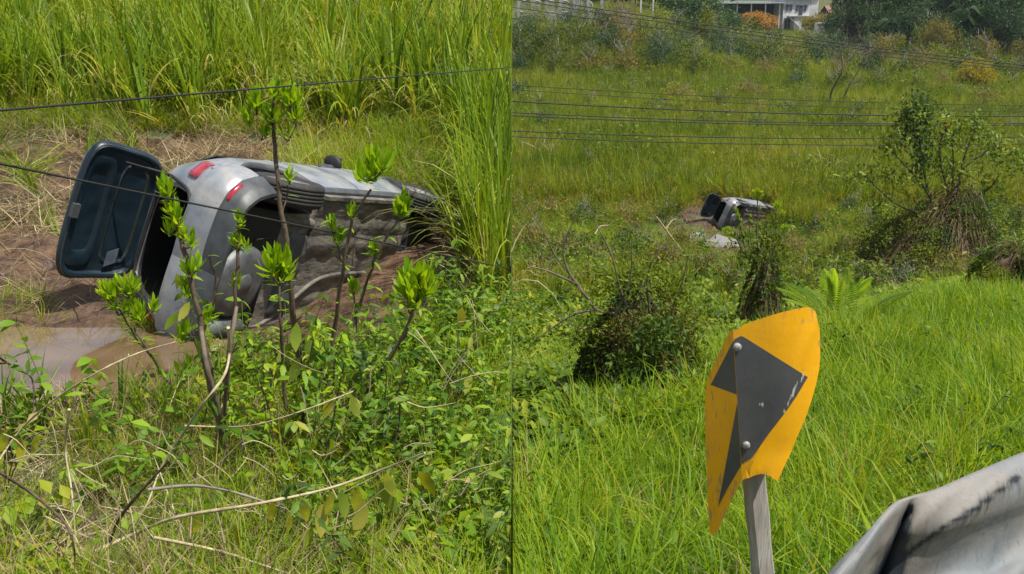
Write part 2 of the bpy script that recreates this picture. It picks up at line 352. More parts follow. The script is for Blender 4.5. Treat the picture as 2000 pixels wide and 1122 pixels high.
def puddle(name, c, rx, ry, z, T=None, rot=0):
    th = np.linspace(0, 2*np.pi, 72, endpoint=False); rows = []
    for k in np.linspace(.02, 1, 10):
        r = k*(1+.10*np.sin(3*th+1)+.06*np.sin(7*th))
        x = c[0]+rx*r*np.cos(th); y = c[1]+ry*r*np.sin(th); rows.append(np.stack([x, y, np.full_like(x, z)], -1))
    V = np.array(rows).reshape(-1, 3)
    if T: V = np.array([T(v) for v in V])
    nm = NM(); nm.add(V, grid_faces(10, 72, True)); o = nm.obj(name, G['water']); o['kind'] = 'structure'; return o
puddle('puddle_water', (-4.0, 7.5), 2.0, .98, -2.875)
def zcar(x, y): return float(zR(x, y))
qa = hit(1402, 482); puddle('puddle_water', (qa.x-.15, qa.y), 1.05, 2.2, qa.z+.10)
# churned mud round the distant wreck, draped over the valley floor
gx, gy = np.meshgrid(np.linspace(-4.2, 2.6, 70), np.linspace(-9, 6.5, 90)); gx = gx+CAR_R[0]; gy = gy+CAR_R[1]
gz = zR(gx, gy)+.03+.06*wav(gx, gy, 3, 2); mk = (((gx-CAR_R[0]+.9)/2.6)**2+((gy-CAR_R[1]-1.2)/4.2)**2+.3*wav(gx, gy, 1.7) < 1) | (((gx-qa.x)/1.5)**2+((gy-qa.y)/2.9)**2+.3*wav(gx, gy, 2.1) < 1)
nm = NM(); F = grid_faces(90, 70); F = F[mk.ravel()[F].all(1)]; nm.add(np.stack([gx, gy, gz], -1), F); o = nm.obj('mud_patch', G['mud']); o['kind'] = 'structure'
q = hit(1035, 425); puddle('puddle_water', (q.x+.2, q.y), 1.3, 1.5, q.z+.10)

# ---------------------------------------------------------------- the overturned hatchback
G['paint'] = solid('dusty_silver_paint', [(.30, (.13, .15, .18)), (.46, (.21, .23, .26)), (.60, (.30, .295, .285)), (.70, (.18, .15, .115))], 3.2, detail=9, rough=(.30, .55), metal=.25, coat=.25, bump=.0015, bscale=60)
G['plastic'] = solid('dark_teal_plastic', [(.3, (.004, .011, .018)), (.7, (.009, .022, .034))], 6, rough=(.30, .5), spec=.4)
G['bplastic'] = solid('grey_bumper_plastic', [(.3, (.03, .036, .042)), (.7, (.065, .07, .075))], 9, rough=(.4, .6), bump=.001)
G['rubber'] = solid('dirty_tyre_rubber', [(.35, (.010, .010, .011)), (.6, (.022, .021, .020)), (.8, (.06, .052, .044))], 12, rough=(.65, .9), bump=.002)
G['under'] = solid('muddy_underbody', [(.3, (.035, .033, .031)), (.5, (.11, .10, .086)), (.7, (.22, .195, .155))], 5, detail=9, rough=(.6, .9), bump=.008, bscale=14, stretch=(1, 2, 1))
G['steel'] = solid('galvanised_tank', [(.3, (.06, .07, .08)), (.7, (.15, .155, .155))], 6, rough=(.4, .65), metal=.4, bump=.003)
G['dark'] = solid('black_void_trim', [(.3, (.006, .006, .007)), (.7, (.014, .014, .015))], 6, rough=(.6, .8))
G['red'] = solid('red_lamp_lens', [(.3, (.20, .005, .012)), (.7, (.34, .015, .025))], 14, rough=(.12, .3), coat=.6)
G['glass'] = solid('tinted_glass', [(.3, (.010, .016, .020)), (.7, (.02, .028, .032))], 4, rough=(.04, .14), spec=.8)
G['glint'] = solid('painted_glass_reflection', [(.3, (.06, .08, .11)), (.7, (.12, .145, .18))], 9, rough=(.3, .45))  # grey tone stands in for a pale reflection in the rear window
G['alloy'] = solid('scuffed_wheel_trim', [(.3, (.12, .12, .12)), (.7, (.32, .31, .29))], 10, rough=(.35, .6), metal=.5)
PLAN = np.array([(-1.95, 0), (-1.948, .30), (-1.93, .52), (-1.875, .67), (-1.76, .765), (-1.58, .815), (-1.3, .84), (-.6, .85), (.6, .85), (1.25, .835), (1.6, .79), (1.8, .70), (1.92, .52), (1.95, .25), (1.955, 0)])
def shear(x, z): 
    back = np.clip((-x-.9)/.8, 0, 1); front = np.clip((x-1.6)/.3, 0, 1)
    return x+back*np.maximum(0, z-.72)*.52-front*np.maximum(0, z-.55)*.35
def wside(z): return np.interp(z, [.2, .35, .55, .8, .98, 1.30, 1.42, 1.47], [.90, .965, 1.0, .985, .955, .78, .70, .60])
def skin(s, z, off=0.0):
    """point on the body side/rear: s = arc parameter along PLAN (index units), z height; right side (y<0)"""
    i = np.arange(len(PLAN)); x = np.interp(s, i, PLAN[:, 0]); y = np.interp(s, i, PLAN[:, 1])
    e = .05; dx = np.interp(s+e, i, PLAN[:, 0])-np.interp(s-e, i, PLAN[:, 0]); dy = np.interp(s+e, i, PLAN[:, 1])-np.interp(s-e, i, PLAN[:, 1])
    l = np.hypot(dx, dy)+1e-9; nx, ny = -dy/l, dx/l
    x = x+nx*off; y = y*wside(z)+ny*off
    return np.stack([shear(x, z), -y, z+0*x], -1)
def roofz(x): return np.interp(x, [-1.7, -1.45, -.9, -.1, .45, 1.0, 1.25, 1.8, 1.95], [1.36, 1.42, 1.47, 1.49, 1.42, 1.10, 1.0, .84, .72])
def make_body():
    bm = bmesh.new(); st = [-1.93, -1.9, -1.84, -1.76, -1.65, -1.5, -1.3, -1.0, -.7, -.4, 0, .3, .55, .8, 1.0, 1.2, 1.45, 1.65, 1.8, 1.88, 1.93]
    rings = []
    for x in st:
        hw = np.interp(x, PLAN[3:, 0], PLAN[3:, 1]) if x > -1.88 else np.interp(x, PLAN[1:5, 0], PLAN[1:5, 1])
        rz = roofz(x); zb = np.interp(x, [-1.93, -1.6, -1.35, 1.4, 1.93], [.42, .38, .22, .22, .30])
        zs = min(.98, rz-.02)
        q = [(0, zb), (.55, zb), (.86, zb+.01)]
        for z in np.linspace(zb+.05, zs, 6): q.append((wside(z), z))
        for k in (.2, .5, .8, .95):
            z = zs+(rz-.02-zs)*k; q.append((wside(z) if rz > 1.05 else wside(zs)*(1-.25*k), z))
        q += [(wside(rz)*.86 if rz > 1.05 else .62, rz), (.3, rz+.012), (0, rz+.015)]
        right = [(-hw*a, z) for a, z in q]; left = [(hw*a, z) for a, z in q[-2:0:-1]]
        rings.append([bm.verts.new((float(shear(x, z)), y, z)) for y, z in right+left])
    n = len(rings[0])
    for a, b in zip(rings, rings[1:]):
        for j in range(n):
            f = bm.faces.new((a[j], b[j], b[(j+1) % n], a[(j+1) % n]))
    bm.faces.new(rings[-1])
    # tail opening
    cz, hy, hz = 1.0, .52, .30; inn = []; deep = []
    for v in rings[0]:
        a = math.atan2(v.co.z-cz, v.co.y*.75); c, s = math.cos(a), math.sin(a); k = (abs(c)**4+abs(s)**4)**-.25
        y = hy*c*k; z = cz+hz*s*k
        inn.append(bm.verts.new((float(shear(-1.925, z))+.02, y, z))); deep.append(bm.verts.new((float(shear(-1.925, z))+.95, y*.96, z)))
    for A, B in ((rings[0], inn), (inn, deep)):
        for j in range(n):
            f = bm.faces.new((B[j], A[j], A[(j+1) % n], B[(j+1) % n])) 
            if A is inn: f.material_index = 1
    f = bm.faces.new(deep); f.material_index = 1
    bm.normal_update()
    for fc in bm.faces:
        c = fc.calc_center_median()
        if c.z < .24 or (c.z < .45 and c.x < -1.3 and abs(fc.normal.z) > .7 and abs(c.y) < .75): fc.material_index = 2 if c.x > -1.3 else 1
    bmesh.ops.recalc_face_normals(bm, faces=bm.faces)
    me = bpy.data.meshes.new('body'); bm.to_mesh(me); bm.free()
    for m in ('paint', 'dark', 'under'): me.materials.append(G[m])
    o = bpy.data.objects.new('body', me); COL.objects.link(o)
    cut = []
    for x in (-1.25, 1.22):
        for s in (-1, 1):
            bm = bmesh.new(); r = bmesh.ops.create_cone(bm, cap_ends=True, segments=36, radius1=.375, radius2=.375, depth=.42)
            bmesh.ops.rotate(bm, verts=bm.verts, matrix=Matrix.Rotation(math.pi/2, 3, 'X')); bmesh.ops.translate(bm, verts=bm.verts, vec=(x, s*.78, .345))
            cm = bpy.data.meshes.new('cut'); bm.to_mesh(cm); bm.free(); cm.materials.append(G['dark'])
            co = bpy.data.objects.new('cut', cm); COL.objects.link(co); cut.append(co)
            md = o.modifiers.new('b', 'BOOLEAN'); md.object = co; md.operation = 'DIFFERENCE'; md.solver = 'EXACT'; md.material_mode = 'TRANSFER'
    dg = bpy.context.evaluated_depsgraph_get(); me2 = bpy.data.meshes.new_from_object(o.evaluated_get(dg)); o.modifiers.clear(); o.data = me2
    for c in cut: bpy.data.objects.remove(c)
    for p in me2.polygons: p.use_smooth = True
    me2.set_sharp_from_angle(angle=math.radians(38)); me2.name = 'body'
    return o
def strip(nm, s0, s1, z0, z1, off, th=.02, ns=14, nz=5, mirror=False, mat=0, tone=.5, zf=None):
    """curved shell patch standing OFF proud of the body skin, with thickness"""
    S = np.linspace(s0, s1, ns); Z = np.linspace(z0, z1, nz)
    rim = lambda k, n: 1-(abs(2*k/(n-1)-1))**6*.55
    out = np.array([[skin(s, z if zf is None else zf(s, z), off*rim(i, nz)*rim(j, ns)) for j, s in enumerate(S)] for i, z in enumerate(Z)])
    inn = np.array([[skin(s, z if zf is None else zf(s, z), off-th) for s in S] for z in Z])
    if mirror: out[..., 1] *= -1; inn[..., 1] *= -1
    F = grid_faces(nz, ns); nm.add(out, F if not mirror else F[:, ::-1], tone, mat); nm.add(inn, F[:, ::-1] if not mirror else F, tone, mat)
    bo = np.concatenate([out[0], out[1:, -1], out[-1, :-1][::-1], out[1:-1, 0][::-1]]); bi = np.concatenate([inn[0], inn[1:, -1], inn[-1, :-1][::-1], inn[1:-1, 0][::-1]])
    n = len(bo); nm.add(np.stack([bo, bi]), grid_faces(2, n, True), tone, mat)
def sharp(o, a=40):
    o.data.set_sharp_from_angle(angle=math.radians(a)); return o
def make_car():
    root = thing('wrecked_car', 'x', 'car')
    b = make_body(); b.parent = root
    # rear bumper, body coloured above and grey below
    nm = NM()
    for mi in (False, True): strip(nm, 0, 5.2, .40, .715, .045, .06, 26, 8, mi)
    sharp(nm.obj('rear_bumper', G['paint'], root), 50)
    nm = NM()
    for mi in (False, True): strip(nm, 0, 5.6, .20, .43, .05, .06, 26, 6, mi)
    lb = sharp(nm.obj('lower_bumper', G['bplastic'], root), 50)
    for mi in (False, True):
        nm = NM(); strip(nm, 2.5, 3.9, .335, .405, .066, .05, 8, 4, mi); nm.obj('reflector', G['red'], lb)
        nm = NM(); strip(nm, 2.9, 4.35, .80, .955, .022, .04, 14, 6, mi); nm.obj('tail_lamp', G['red'], root)
        nm = NM(); strip(nm, 4.0, 5.25, .72, .76, .03, .04, 8, 3, mi); nm.obj('lamp_trim', G['paint'], root)
    nm = NM()
    for mi in (False, True): strip(nm, 9.4, 14, .24, .62, .05, .06, 22, 8, mi)
    sharp(nm.obj('front_bumper', G['bplastic'], root), 50)
    for mi in (False, True):
        nm = NM(); strip(nm, 10.2, 12.2, .64, .78, .02, .04, 10, 4, mi); nm.obj('headlight', G['glass'], root)
    # doors, standing 4 mm proud
    IX = lambda x: float(np.interp(x, PLAN[:, 0], np.arange(len(PLAN))))
    for mi in (False, True):
        for nmx, a, c in (('rear_door', -.83, -.08), ('front_door', -.06, .92)):
            nm = NM(); strip(nm, IX(a), IX(c), .30, .965, .012, .02, 12, 12, mi); d = sharp(nm.obj(nmx, G['paint'], root), 50)
            nm = NM(); strip(nm, IX(a)+.1 if a < -.5 else IX(a)+.05, IX(a)+.1+.20*abs(IX(c)-IX(a)), .86, .895, .045, .025, 6, 3, mi); nm.obj('door_handle', G['bplastic'], d)
        sg = -1 if not mi else 1
        for x0, x1, x2, x3 in ((-1.42, -.90, -1.2, -.93), (-.84, -.10, -.86, -.12), (-.03, .80, -.05, .52)):
            P = np.array([(x0, .845*wside(1.0)+.006, 1.0), (x1, .845*wside(1.0)+.006, 1.0), (x3, .845*wside(1.36)+.006, 1.36), (x2, .845*wside(1.36)+.006, 1.36)])
            P[:, 1] *= sg; Q = P-np.array([0, sg*.012, 0]); nm = NM(); nm.add(np.concatenate([P, Q]), [[0, 1, 2, 3], [7, 6, 5, 4], [0, 4, 5, 1], [1, 5, 6, 2], [2, 6, 7, 3], [3, 7, 4, 0]])
            nm.obj('side_window', G['glass'], root, smooth=False)
        nm = NM(); strip(nm, IX(-.86), IX(.84), .235, .30, .022, .03, 8, 3, mi); nm.obj('side_sill', G['bplastic'], root)
        for xc in (-1.25, 1.22):     # dark arch lips
            nm = NM(); rows = []
            for a in np.linspace(-.12, math.pi+.12, 26):
                r = []
                for rr, off in ((.372, -.03), (.372, .014), (.40, .018), (.412, .0)):
                    x = xc+rr*math.cos(a); z = max(.24, .345+rr*math.sin(a)); p = skin(IX(x), z, off); p[1] *= -sg; p[0] = x if x > -1.5 else p[0]; r.append(p)
                rows.append(r)
            nm.add(rows, grid_faces(26, 4)); nm.obj('wheel_arch', G['bplastic'], root)
    # windscreen
    nm = NM(); nm.add([(.98, -.62, 1.115), (.98, .62, 1.115), (.47, .56, 1.43), (.47, -.56, 1.43), (.96, -.62, 1.09), (.96, .62, 1.09), (.45, .56, 1.40), (.45, -.56, 1.40)], [[0, 1, 2, 3], [7, 6, 5, 4], [0, 4, 5, 1], [1, 5, 6, 2], [2, 6, 7, 3], [3, 7, 4, 0]])
    nm.obj('windscreen', G['glass'], root, smooth=False)
    # mirrors
    for s in (-1, 1):
        nm = NM(); lathe(nm, [(.001, -.055), (.075, -.05), (.10, -.02), (.105, .02), (.085, .05), (.001, .055)], 20, 'x', (0, 0, 0))
        V = nm.v[0]; V[:, 1] *= .85; V[:, 2] *= .8; V[:, 0] *= .5; V[:, 2] *= 1.3; nm.v[0] = V*np.array([1, .9, 1])+np.array([.46, s*.86, 1.0]); box(nm, (.50, s*.86, .965), (.05, .14, .04))
        nm.obj('wing_mirror', G['dark'], root)
    # wheels
    for x in (-1.25, 1.22):
        for s in (-1, 1):
            c = np.array([x, s*.745, .315]); yo = s
            nm = NM()
            pr = [(.20, -.085), (.235, -.104), (.275, -.108), (.308, -.096), (.322, -.070)]
            for g in (-.048, -.016, .016, .048): pr += [(.326, g-.006), (.319, g-.003), (.319, g+.003), (.326, g+.006)]
            pr += [(.322, .070), (.308, .096), (.275, .108), (.235, .104), (.20, .085), (.20, -.085)]
            lathe(nm, pr, 40, 'y'); V = nm.v[0]
            for k in range(0):
                a = 2*math.pi*k/40
                for g in (-.075, .075):
                    R = np.array([[math.cos(a), 0, -math.sin(a)], [0, 1, 0], [math.sin(a), 0, math.cos(a)]])
                    box(nm, R@np.array([.309, g, 0]), (.014, .03, .030), R)
            w = nm.obj('tyre', G['rubber'], None); w.location = c
            if x < 0: w.rotation_euler = (math.radians(-9 if s < 0 else 0), 0, 0)
            w.name = 'wheel'; w.parent = root
            nm = NM(); lathe(nm, [(.205, -.08), (.195, -.07), (.19, .03), (.205, .085)], 32, 'y'); nm.obj('rim', G['alloy'], w)
            nm = NM(); h = .05*s
            lathe(nm, [(.001, .062*s), (.05, .066*s), (.06, .055*s), (.19, .072*s), (.203, .088*s), (.203, .06*s), (.05, .02*s), (.001, .02*s)], 32, 'y')
            for k in range(8):
                a = k*math.pi/4; R = np.array([[math.cos(a), 0, -math.sin(a)], [0, 1, 0], [math.sin(a), 0, math.cos(a)]])
                box(nm, R@np.array([.12, .069*s, 0]), (.13, .012, .022), R, mat=0)
            nm.obj('hub_cap', G['alloy'], w)
    # underbody
    nm = NM()
    n1, n2 = 34, 30; X = np.linspace(-.86, .95, n1); Y = np.linspace(-.66, .66, n2); gx, gy = np.meshgrid(X, Y)
    z = .205+.05*np.exp(-(gy/.13)**4)-.014*(np.abs(((gy*5.3) % 1)-.5) < .25)*(np.abs(gy) > .2)+.02*np.exp(-((gx-.05)/.07)**4)+.006*np.sin(gx*17)
    nm.add(np.stack([gx, gy, z], -1), grid_faces(n2, n1)); nm.add(np.stack([gx, gy, z*0+.235], -1), grid_faces(n2, n1)[:, ::-1])
    sharp(nm.obj('floor_pan', G['under'], root), 35)
    for s in (-1, 1):
        nm = NM(); box(nm, (.03, s*.745, .205), (1.70, .035, .075)); box(nm, (.03, s*.69, .215), (1.70, .09, .03)); nm.obj('sill_flange', G['under'], root, smooth=False)
        nm = NM(); tube(nm, catmull([(-.85, s*.48, .22), (-1.1, s*.5, .235), (-1.28, s*.55, .27)]), .045, .035, 8); nm.obj('trailing_arm', G['under'], root)
        nm = NM(); tube(nm, [(-1.42, s*.48, .30), (-1.40, s*.52, .62)], .03, .03, 8)
        t = np.linspace(0, 12*math.pi, 120); tube(nm, np.stack([-1.17+.05*np.cos(t), s*.45+.05*np.sin(t), .27+t/(12*math.pi)*.2], -1), .009, sides=5); nm.obj('rear_spring', G['dark'], root)
    nm = NM(); tube(nm, catmull([(-1.25, -.60, .30), (-1.22, -.3, .27), (-1.2, 0, .265), (-1.22, .3, .27), (-1.25, .60, .30)]), .042, sides=10); nm.obj('rear_axle', G['dark'], root)
    nm = NM(); lathe(nm, [(.001, .0), (.22, .004), (.29, .02), (.325, .06), (.335, .19)], 36, 'z', (-1.60, .08, .195)); 
    lathe(nm, [(.001, -.012), (.09, -.012), (.10, .002)], 20, 'z', (-1.60, .08, .195)); nm.obj('spare_wheel_well', G['steel'], root)
    nm = NM()
    n1, n2 = 14, 24; u = np.linspace(-1, 1, n1)[:, None]; v = np.linspace(-1, 1, n2)[None]
    gx = -.98+.15*u+0*v; gy = .02+.42*v+0*u; zz = .24-.085*(1-np.abs(u)**5)*(1-np.abs(v)**7)+.008*np.cos(v*18)
    nm.add(np.stack([gx, gy, zz+0*gx], -1), grid_faces(n1, n2)); nm.obj('fuel_tank', G['bplastic'], root)
    nm = NM(); tube(nm, catmull([(1.2, .05, .20), (.5, .04, .19), (-.4, .06, .19), (-.85, .30, .19), (-1.15, .50, .22), (-1.45, .50, .27)], 10), .020, sides=10)
    nm.obj('exhaust_pipe', G['under'], root)
    nm = NM(); lathe(nm, [(.001, -.24), (.07, -.24), (.09, -.22), (.09, .22), (.07, .24), (.001, .24)], 20, 'x', (-1.66, .50, .27)); V = nm.v[0]; nm.obj('muffler', G['steel'], root)
    nm = NM(); tube(nm, catmull([(-1.32, -.30, .28), (-1.42, -.34, .22), (-1.5, -.28, .30), (-1.44, -.18, .32)]), .008, sides=5); tube(nm, catmull([(-1.25, -.2, .22), (-1.35, .1, .20), (-1.3, .4, .22)]), .007, sides=5)
    nm.obj('brake_hose', G['dark'], root)
    nm = NM(); box(nm, (1.25, 0, .20), (.5, .9, .05)); box(nm, (1.6, 0, .24), (.3, 1.1, .02)); nm.obj('engine_undertray', G['bplastic'], root, smooth=False)
    # open tailgate
    A = math.radians(19); D = np.array([-math.cos(A), 0, math.sin(A)]); W = np.array([0, 1., 0]); Nn = np.cross(D, W)   # inner face direction
    if Nn[2] > 0: Nn = -Nn
    H0 = np.array([-1.42, 0, 1.43])
    def outline(k_w, s0, s1, n=56, p=5.0, tap=.06):
        th = np.linspace(0, 2*np.pi, n, endpoint=False); c, s = np.cos(th), np.sin(th); k = (np.abs(c)**p+np.abs(s)**p)**(-1/p)
        u = (s0+s1)/2+(s1-s0)/2*c*k; w = k_w*s*k*(1-tap*(1-np.clip(u/.8, 0, 1))*2)
        return u, w
    def pt(u, w, h):                    # hatch bows outwards a little
        bow = .05*np.sin(np.clip(u/.8, 0, 1)*np.pi)+.03*(1-(w/.66)**2)
        return H0+u[..., None]*D+w[..., None]*W+(h-bow)[..., None]*Nn
    def ringset(nm, defs, n=56, cap=True, cap0=False):
        rows = []
        for kw, s0, s1, h in defs:
            u, w = outline(kw, s0, s1, n); rows.append(pt(u, w, np.full(n, h)))
        nm.add(rows, grid_faces(len(rows), n, True))
        if cap:
            kw, s0, s1, h = defs[-1]; rr = []
            for k in np.linspace(1, .02, 8):
                u, w = outline(kw, s0, s1, n); uc = (s0+s1)/2; rr.append(pt(uc+(u-uc)*k, w*k, np.full(n, h)))
            nm.add(rr, grid_faces(8, n, True))
    L0 = .76
    nm = NM(); ringset(nm, [(.60, .05, L0-.05, -.10), (.635, .02, L0-.02, -.09), (.648, .01, L0-.01, -.07), (.64, .015, L0-.015, -.05)][::-1]); hatch = sharp(nm.obj('tailgate', G['paint'], root), 50)
    nm = NM(); ringset(nm, [(.63, .02, L0-.02, -.07), (.655, .003, L0-.003, -.055), (.663, .0, L0, -.03), (.648, .008, L0-.008, .0), (.625, .025, L0-.025, .022), (.60, .045, L0-.045, .018), (.585, .06, L0-.06, -.02)], cap=True); sharp(nm.obj('inner_trim', G['plastic'], hatch), 50)
    nm = NM(); ringset(nm, [(.645, .013, L0-.013, .004), (.638, .018, L0-.018, .014), (.632, .022, L0-.022, .004)], cap=False); nm.obj('door_seal', G['bplastic'], hatch)
    nm = NM(); ringset(nm, [(.50, .10, .38, -.02), (.49, .11, .37, -.008), (.47, .125, .355, -.012), (.455, .14, .34, -.03)], cap=True); sharp(nm.obj('rear_window', G['glass'], hatch), 50)
    nm = NM(); ringset(nm, [(.53, .42, .72, -.018), (.52, .43, .71, .008), (.50, .45, .69, .012), (.40, .47, .67, .0), (.38, .49, .65, -.012)], cap=True); sharp(nm.obj('lower_trim', G['plastic'], hatch), 50)
    nm = NM(); box(nm, H0+.73*D+0*W-.06*Nn+.05*Nn, (.06, .12, .05), np.stack([D, W, Nn], 1)); nm.obj('tailgate_lock', G['bplastic'], hatch, smooth=False)
    for w0, u0 in ((.30, .22),):  # window reflection painted as a thin grey plate
        nm = NM(); P = [H0+(u0+a)*D+(w0+b_)*W+(-.05+.01)*Nn for a, b_ in ((0, 0), (.10, .05), (.10, .19), (0, .14))]; P += [q-.003*Nn for q in P]
        P = np.array(P)+Nn*(.035 if u0 > .4 else .0)
        nm.add(P, [[0, 1, 2, 3], [7, 6, 5, 4], [0, 4, 5, 1], [1, 5, 6, 2], [2, 6, 7, 3], [3, 7, 4, 0]]); nm.obj('reflection_patch', G['glint'], hatch, smooth=False)
    for w0 in (-.50,):
        nm = NM(); a = H0+.42*D+w0*W+.01*Nn; b2 = np.array([-1.66, w0*1.05, 1.22]); tube(nm, [a, a*.45+b2*.55], .007, sides=8); tube(nm, [a*.5+b2*.5, b2], .012, sides=8); nm.obj('gas_strut', G['dark'], hatch)
    # hinge gutter (body side seal round the opening)
    nm = NM(); P = []
    for a in np.linspace(0, 2*np.pi, 60):
        c, s = math.cos(a), math.sin(a); k = (abs(c)**5+abs(s)**5)**-.2; z = 1.0+.315*s*k; P.append((float(shear(-1.93, z))-.006, .54*c*k, z))
    tube(nm, P, .016, sides=8); nm.obj('opening_seal', G['dark'], root)
    return root
def copy_tree(o, parent=None):
    c = o.copy(); COL.objects.link(c); c.parent = parent
    for ch in [k for k in o.children]: copy_tree(ch, c)
    return c
car = make_car()
car.matrix_world = Matrix.Translation(Vector(CAR_L)) @ Matrix(CAR_M.tolist()).to_4x4()
car['label'] = 'large silver hatchback on its side beside the bigger brown puddle, tailgate open'
car2 = copy_tree(car); car2.name = 'wrecked_car.001'
car2.matrix_world = Matrix.Translation(Vector(CAR_R)) @ Matrix((RZ@CAR_M).tolist()).to_4x4()
car2['label'] = 'tiny distant overturned car in the reed valley behind the yellow marker'

# ---------------------------------------------------------------- scattering of ground plants (uncountable)
def proto_tuft(kind, seed):
    rng = np.random.default_rng(seed); nm = NM(); U = rng.uniform
    if kind == 'grass':
        n = 26; a = U(0, 6.28, n); r = .07*np.sqrt(U(0, 1, n)); b = np.stack([r*np.cos(a), r*np.sin(a), -.02+0*r], -1)
        blades(nm, b, U(.16, .40, n), U(.007, .013, n), a+U(-.7, .7, n), U(0, .35, n), U(.2, 1.5, n), 4, U(.2, .75, n))
        n = 3; a = U(0, 6.28, n); blades(nm, np.zeros((n, 3)), U(.15, .3, n), .007, a, U(.5, 1.2, n), U(.2, .8, n), 3, U(.9, 1.1, n))
    elif kind == 'reed':
        for k in range(4):
            c = rng.normal(0, .10, 2); n = 8; a = U(0, 6.28, n); b = np.stack([c[0]+.02*np.cos(a), c[1]+.02*np.sin(a), -.05+0*a], -1); lh = U(.7, 1.15)
            blades(nm, b, U(.9, 1.75, n)*lh, U(.020, .038, n), a, U(0, .22, n), U(.05, 1.0, n)**1.5+.05, 6, U(.15, .7, n))
            n = 3; a = U(0, 6.28, n); blades(nm, b[:n], U(1.3, 2.0, n)*lh, U(.016, .026, n), a, U(.05, .3, n), U(1.5, 2.5, n), 8, U(.55, .95, n))
        n = 9; a = U(0, 6.28, n); b = np.stack([.12*np.cos(a), .12*np.sin(a), 0*a], -1)
        blades(nm, b, U(.3, .9, n), U(.012, .024, n), a, U(.1, .8, n), U(.5, 2.2, n), 4, U(.85, 1.2, n))
    elif kind == 'cane':
        for k in range(3):
            c = rng.normal(0, .16, 2); n = 9; a = U(0, 6.28, n); b = np.stack([c[0]+.03*np.cos(a), c[1]+.03*np.sin(a), -.05+0*a], -1); lh = U(.6, 1.1)
            blades(nm, b, U(.8, 1.6, n)*lh, U(.035, .062, n), a, U(0, .25, n), U(.05, 1.0, n)**1.3+.08, 6, U(.05, .7, n)+.12*(k == 0))
            n = 3; blades(nm, b[:n], U(1.1, 1.7, n)*lh, U(.022, .036, n), a[:n], U(.1, .4, n), U(1.5, 2.6, n), 9, U(.6, 1.0, n))
        n = 10; a = U(0, 6.28, n); b = np.stack([.18*np.cos(a), .18*np.sin(a), 0*a], -1)
        blades(nm, b, U(.3, .9, n), U(.015, .03, n), a, U(.1, 1.0, n), U(.5, 2.2, n), 4, U(.9, 1.3, n))
    elif kind == 'fine':
        n = 34; a = U(0, 6.28, n); r = .16*np.sqrt(U(0, 1, n)); b = np.stack([r*np.cos(a), r*np.sin(a), -.02+0*r], -1)
        blades(nm, b, U(.18, .55, n), U(.005, .010, n), a+U(-1, 1, n), U(0, .5, n), U(.3, 1.9, n), 4, U(.35, .95, n))
    elif kind == 'straw':
        n = 30; a = U(0, 6.28, n); r = .22*np.sqrt(U(0, 1, n)); b = np.stack([r*np.cos(a), r*np.sin(a), U(0, .06, n)], -1)
        blades(nm, b, U(.2, .55, n), U(.004, .012, n), a+U(-2, 2, n), U(.8, 1.55, n), U(-.5, 1.1, n), 5, U(.1, .95, n), face=U(0, 6.28, n))
    elif kind == 'cover':
        n = 40; a = U(0, 6.28, n); r = .2*np.sqrt(U(0, 1, n)); c = np.stack([r*np.cos(a), r*np.sin(a), U(.02, .16, n)], -1)
        d = np.stack([np.cos(a+U(-1, 1, n)), np.sin(a+U(-1, 1, n)), U(-.2, .7, n)], -1)
        leaves(nm, c, d, np.array([0, 0, 1.])+rng.normal(0, .25, (n, 3)), U(.05, .10, n), U(.03, .055, n), .18, U(.2, .9, n))
    elif kind == 'vine':
        for k in range(3):
            p0 = rng.normal(0, .08, 3)*np.array([1, 1, 0]); a0 = U(0, 6.28); H = U(.25, .75)
            P = catmull([p0, p0+[.05*math.cos(a0), .05*math.sin(a0), H*.5], p0+[.2*math.cos(a0), .2*math.sin(a0), H]], 4); tube(nm, P, .004, .002, 3, .55)
            n = 12; i = rng.integers(1, len(P), n); a = U(0, 6.28, n)
            d = np.stack([np.cos(a), np.sin(a), U(-.6, .5, n)], -1)
            leaves(nm, P[i], d, np.array([0, 0, 1.])+rng.normal(0, .3, (n, 3)), U(.06, .12, n), U(.024, .05, n), .12, U(.05, .72, n), fine=True, curl=.35)
    return nm
class Protos:
    def __init__(s, kind, mat, n=8):
        s.kind = kind; s.mat = mat; s.nms = [proto_tuft(kind, 100+i) for i in range(n)]
        s.col = bpy.data.collections.new('tufts_'+kind)
        for i, nm in enumerate(s.nms):
            o = bpy.data.objects.new(kind+'_tuft_source', nm.mesh(kind, mat)); s.col.objects.link(o)
        ng = bpy.data.node_groups.new('scatter_'+kind, 'GeometryNodeTree')
        ng.interface.new_socket('Geometry', in_out='INPUT', socket_type='NodeSocketGeometry'); ng.interface.new_socket('Geometry', in_out='OUTPUT', socket_type='NodeSocketGeometry')
        A = ng.nodes.new; L = ng.links.new; gi = A('NodeGroupInput'); go = A('NodeGroupOutput')
        ci = A('GeometryNodeCollectionInfo'); ci.inputs['Collection'].default_value = s.col; ci.inputs['Separate Children'].default_value = True; ci.inputs['Reset Children'].default_value = True
        ip = A('GeometryNodeInstanceOnPoints'); ip.inputs['Pick Instance'].default_value = True
        def attr(nm_, ty): a = A('GeometryNodeInputNamedAttribute'); a.data_type = ty; a.inputs['Name'].default_value = nm_; return a.outputs['Attribute']
        er = A('FunctionNodeEulerToRotation')
        L(gi.outputs[0], ip.inputs['Points']); L(ci.outputs[0], ip.inputs['Instance']); L(attr('idx', 'INT'), ip.inputs['Instance Index'])
        L(attr('rot', 'FLOAT_VECTOR'), er.inputs[0]); L(er.outputs[0], ip.inputs['Rotation']); L(attr('scl', 'FLOAT_VECTOR'), ip.inputs['Scale']); L(ip.outputs[0], go.inputs[0])
        s.ng = ng
PR = {}
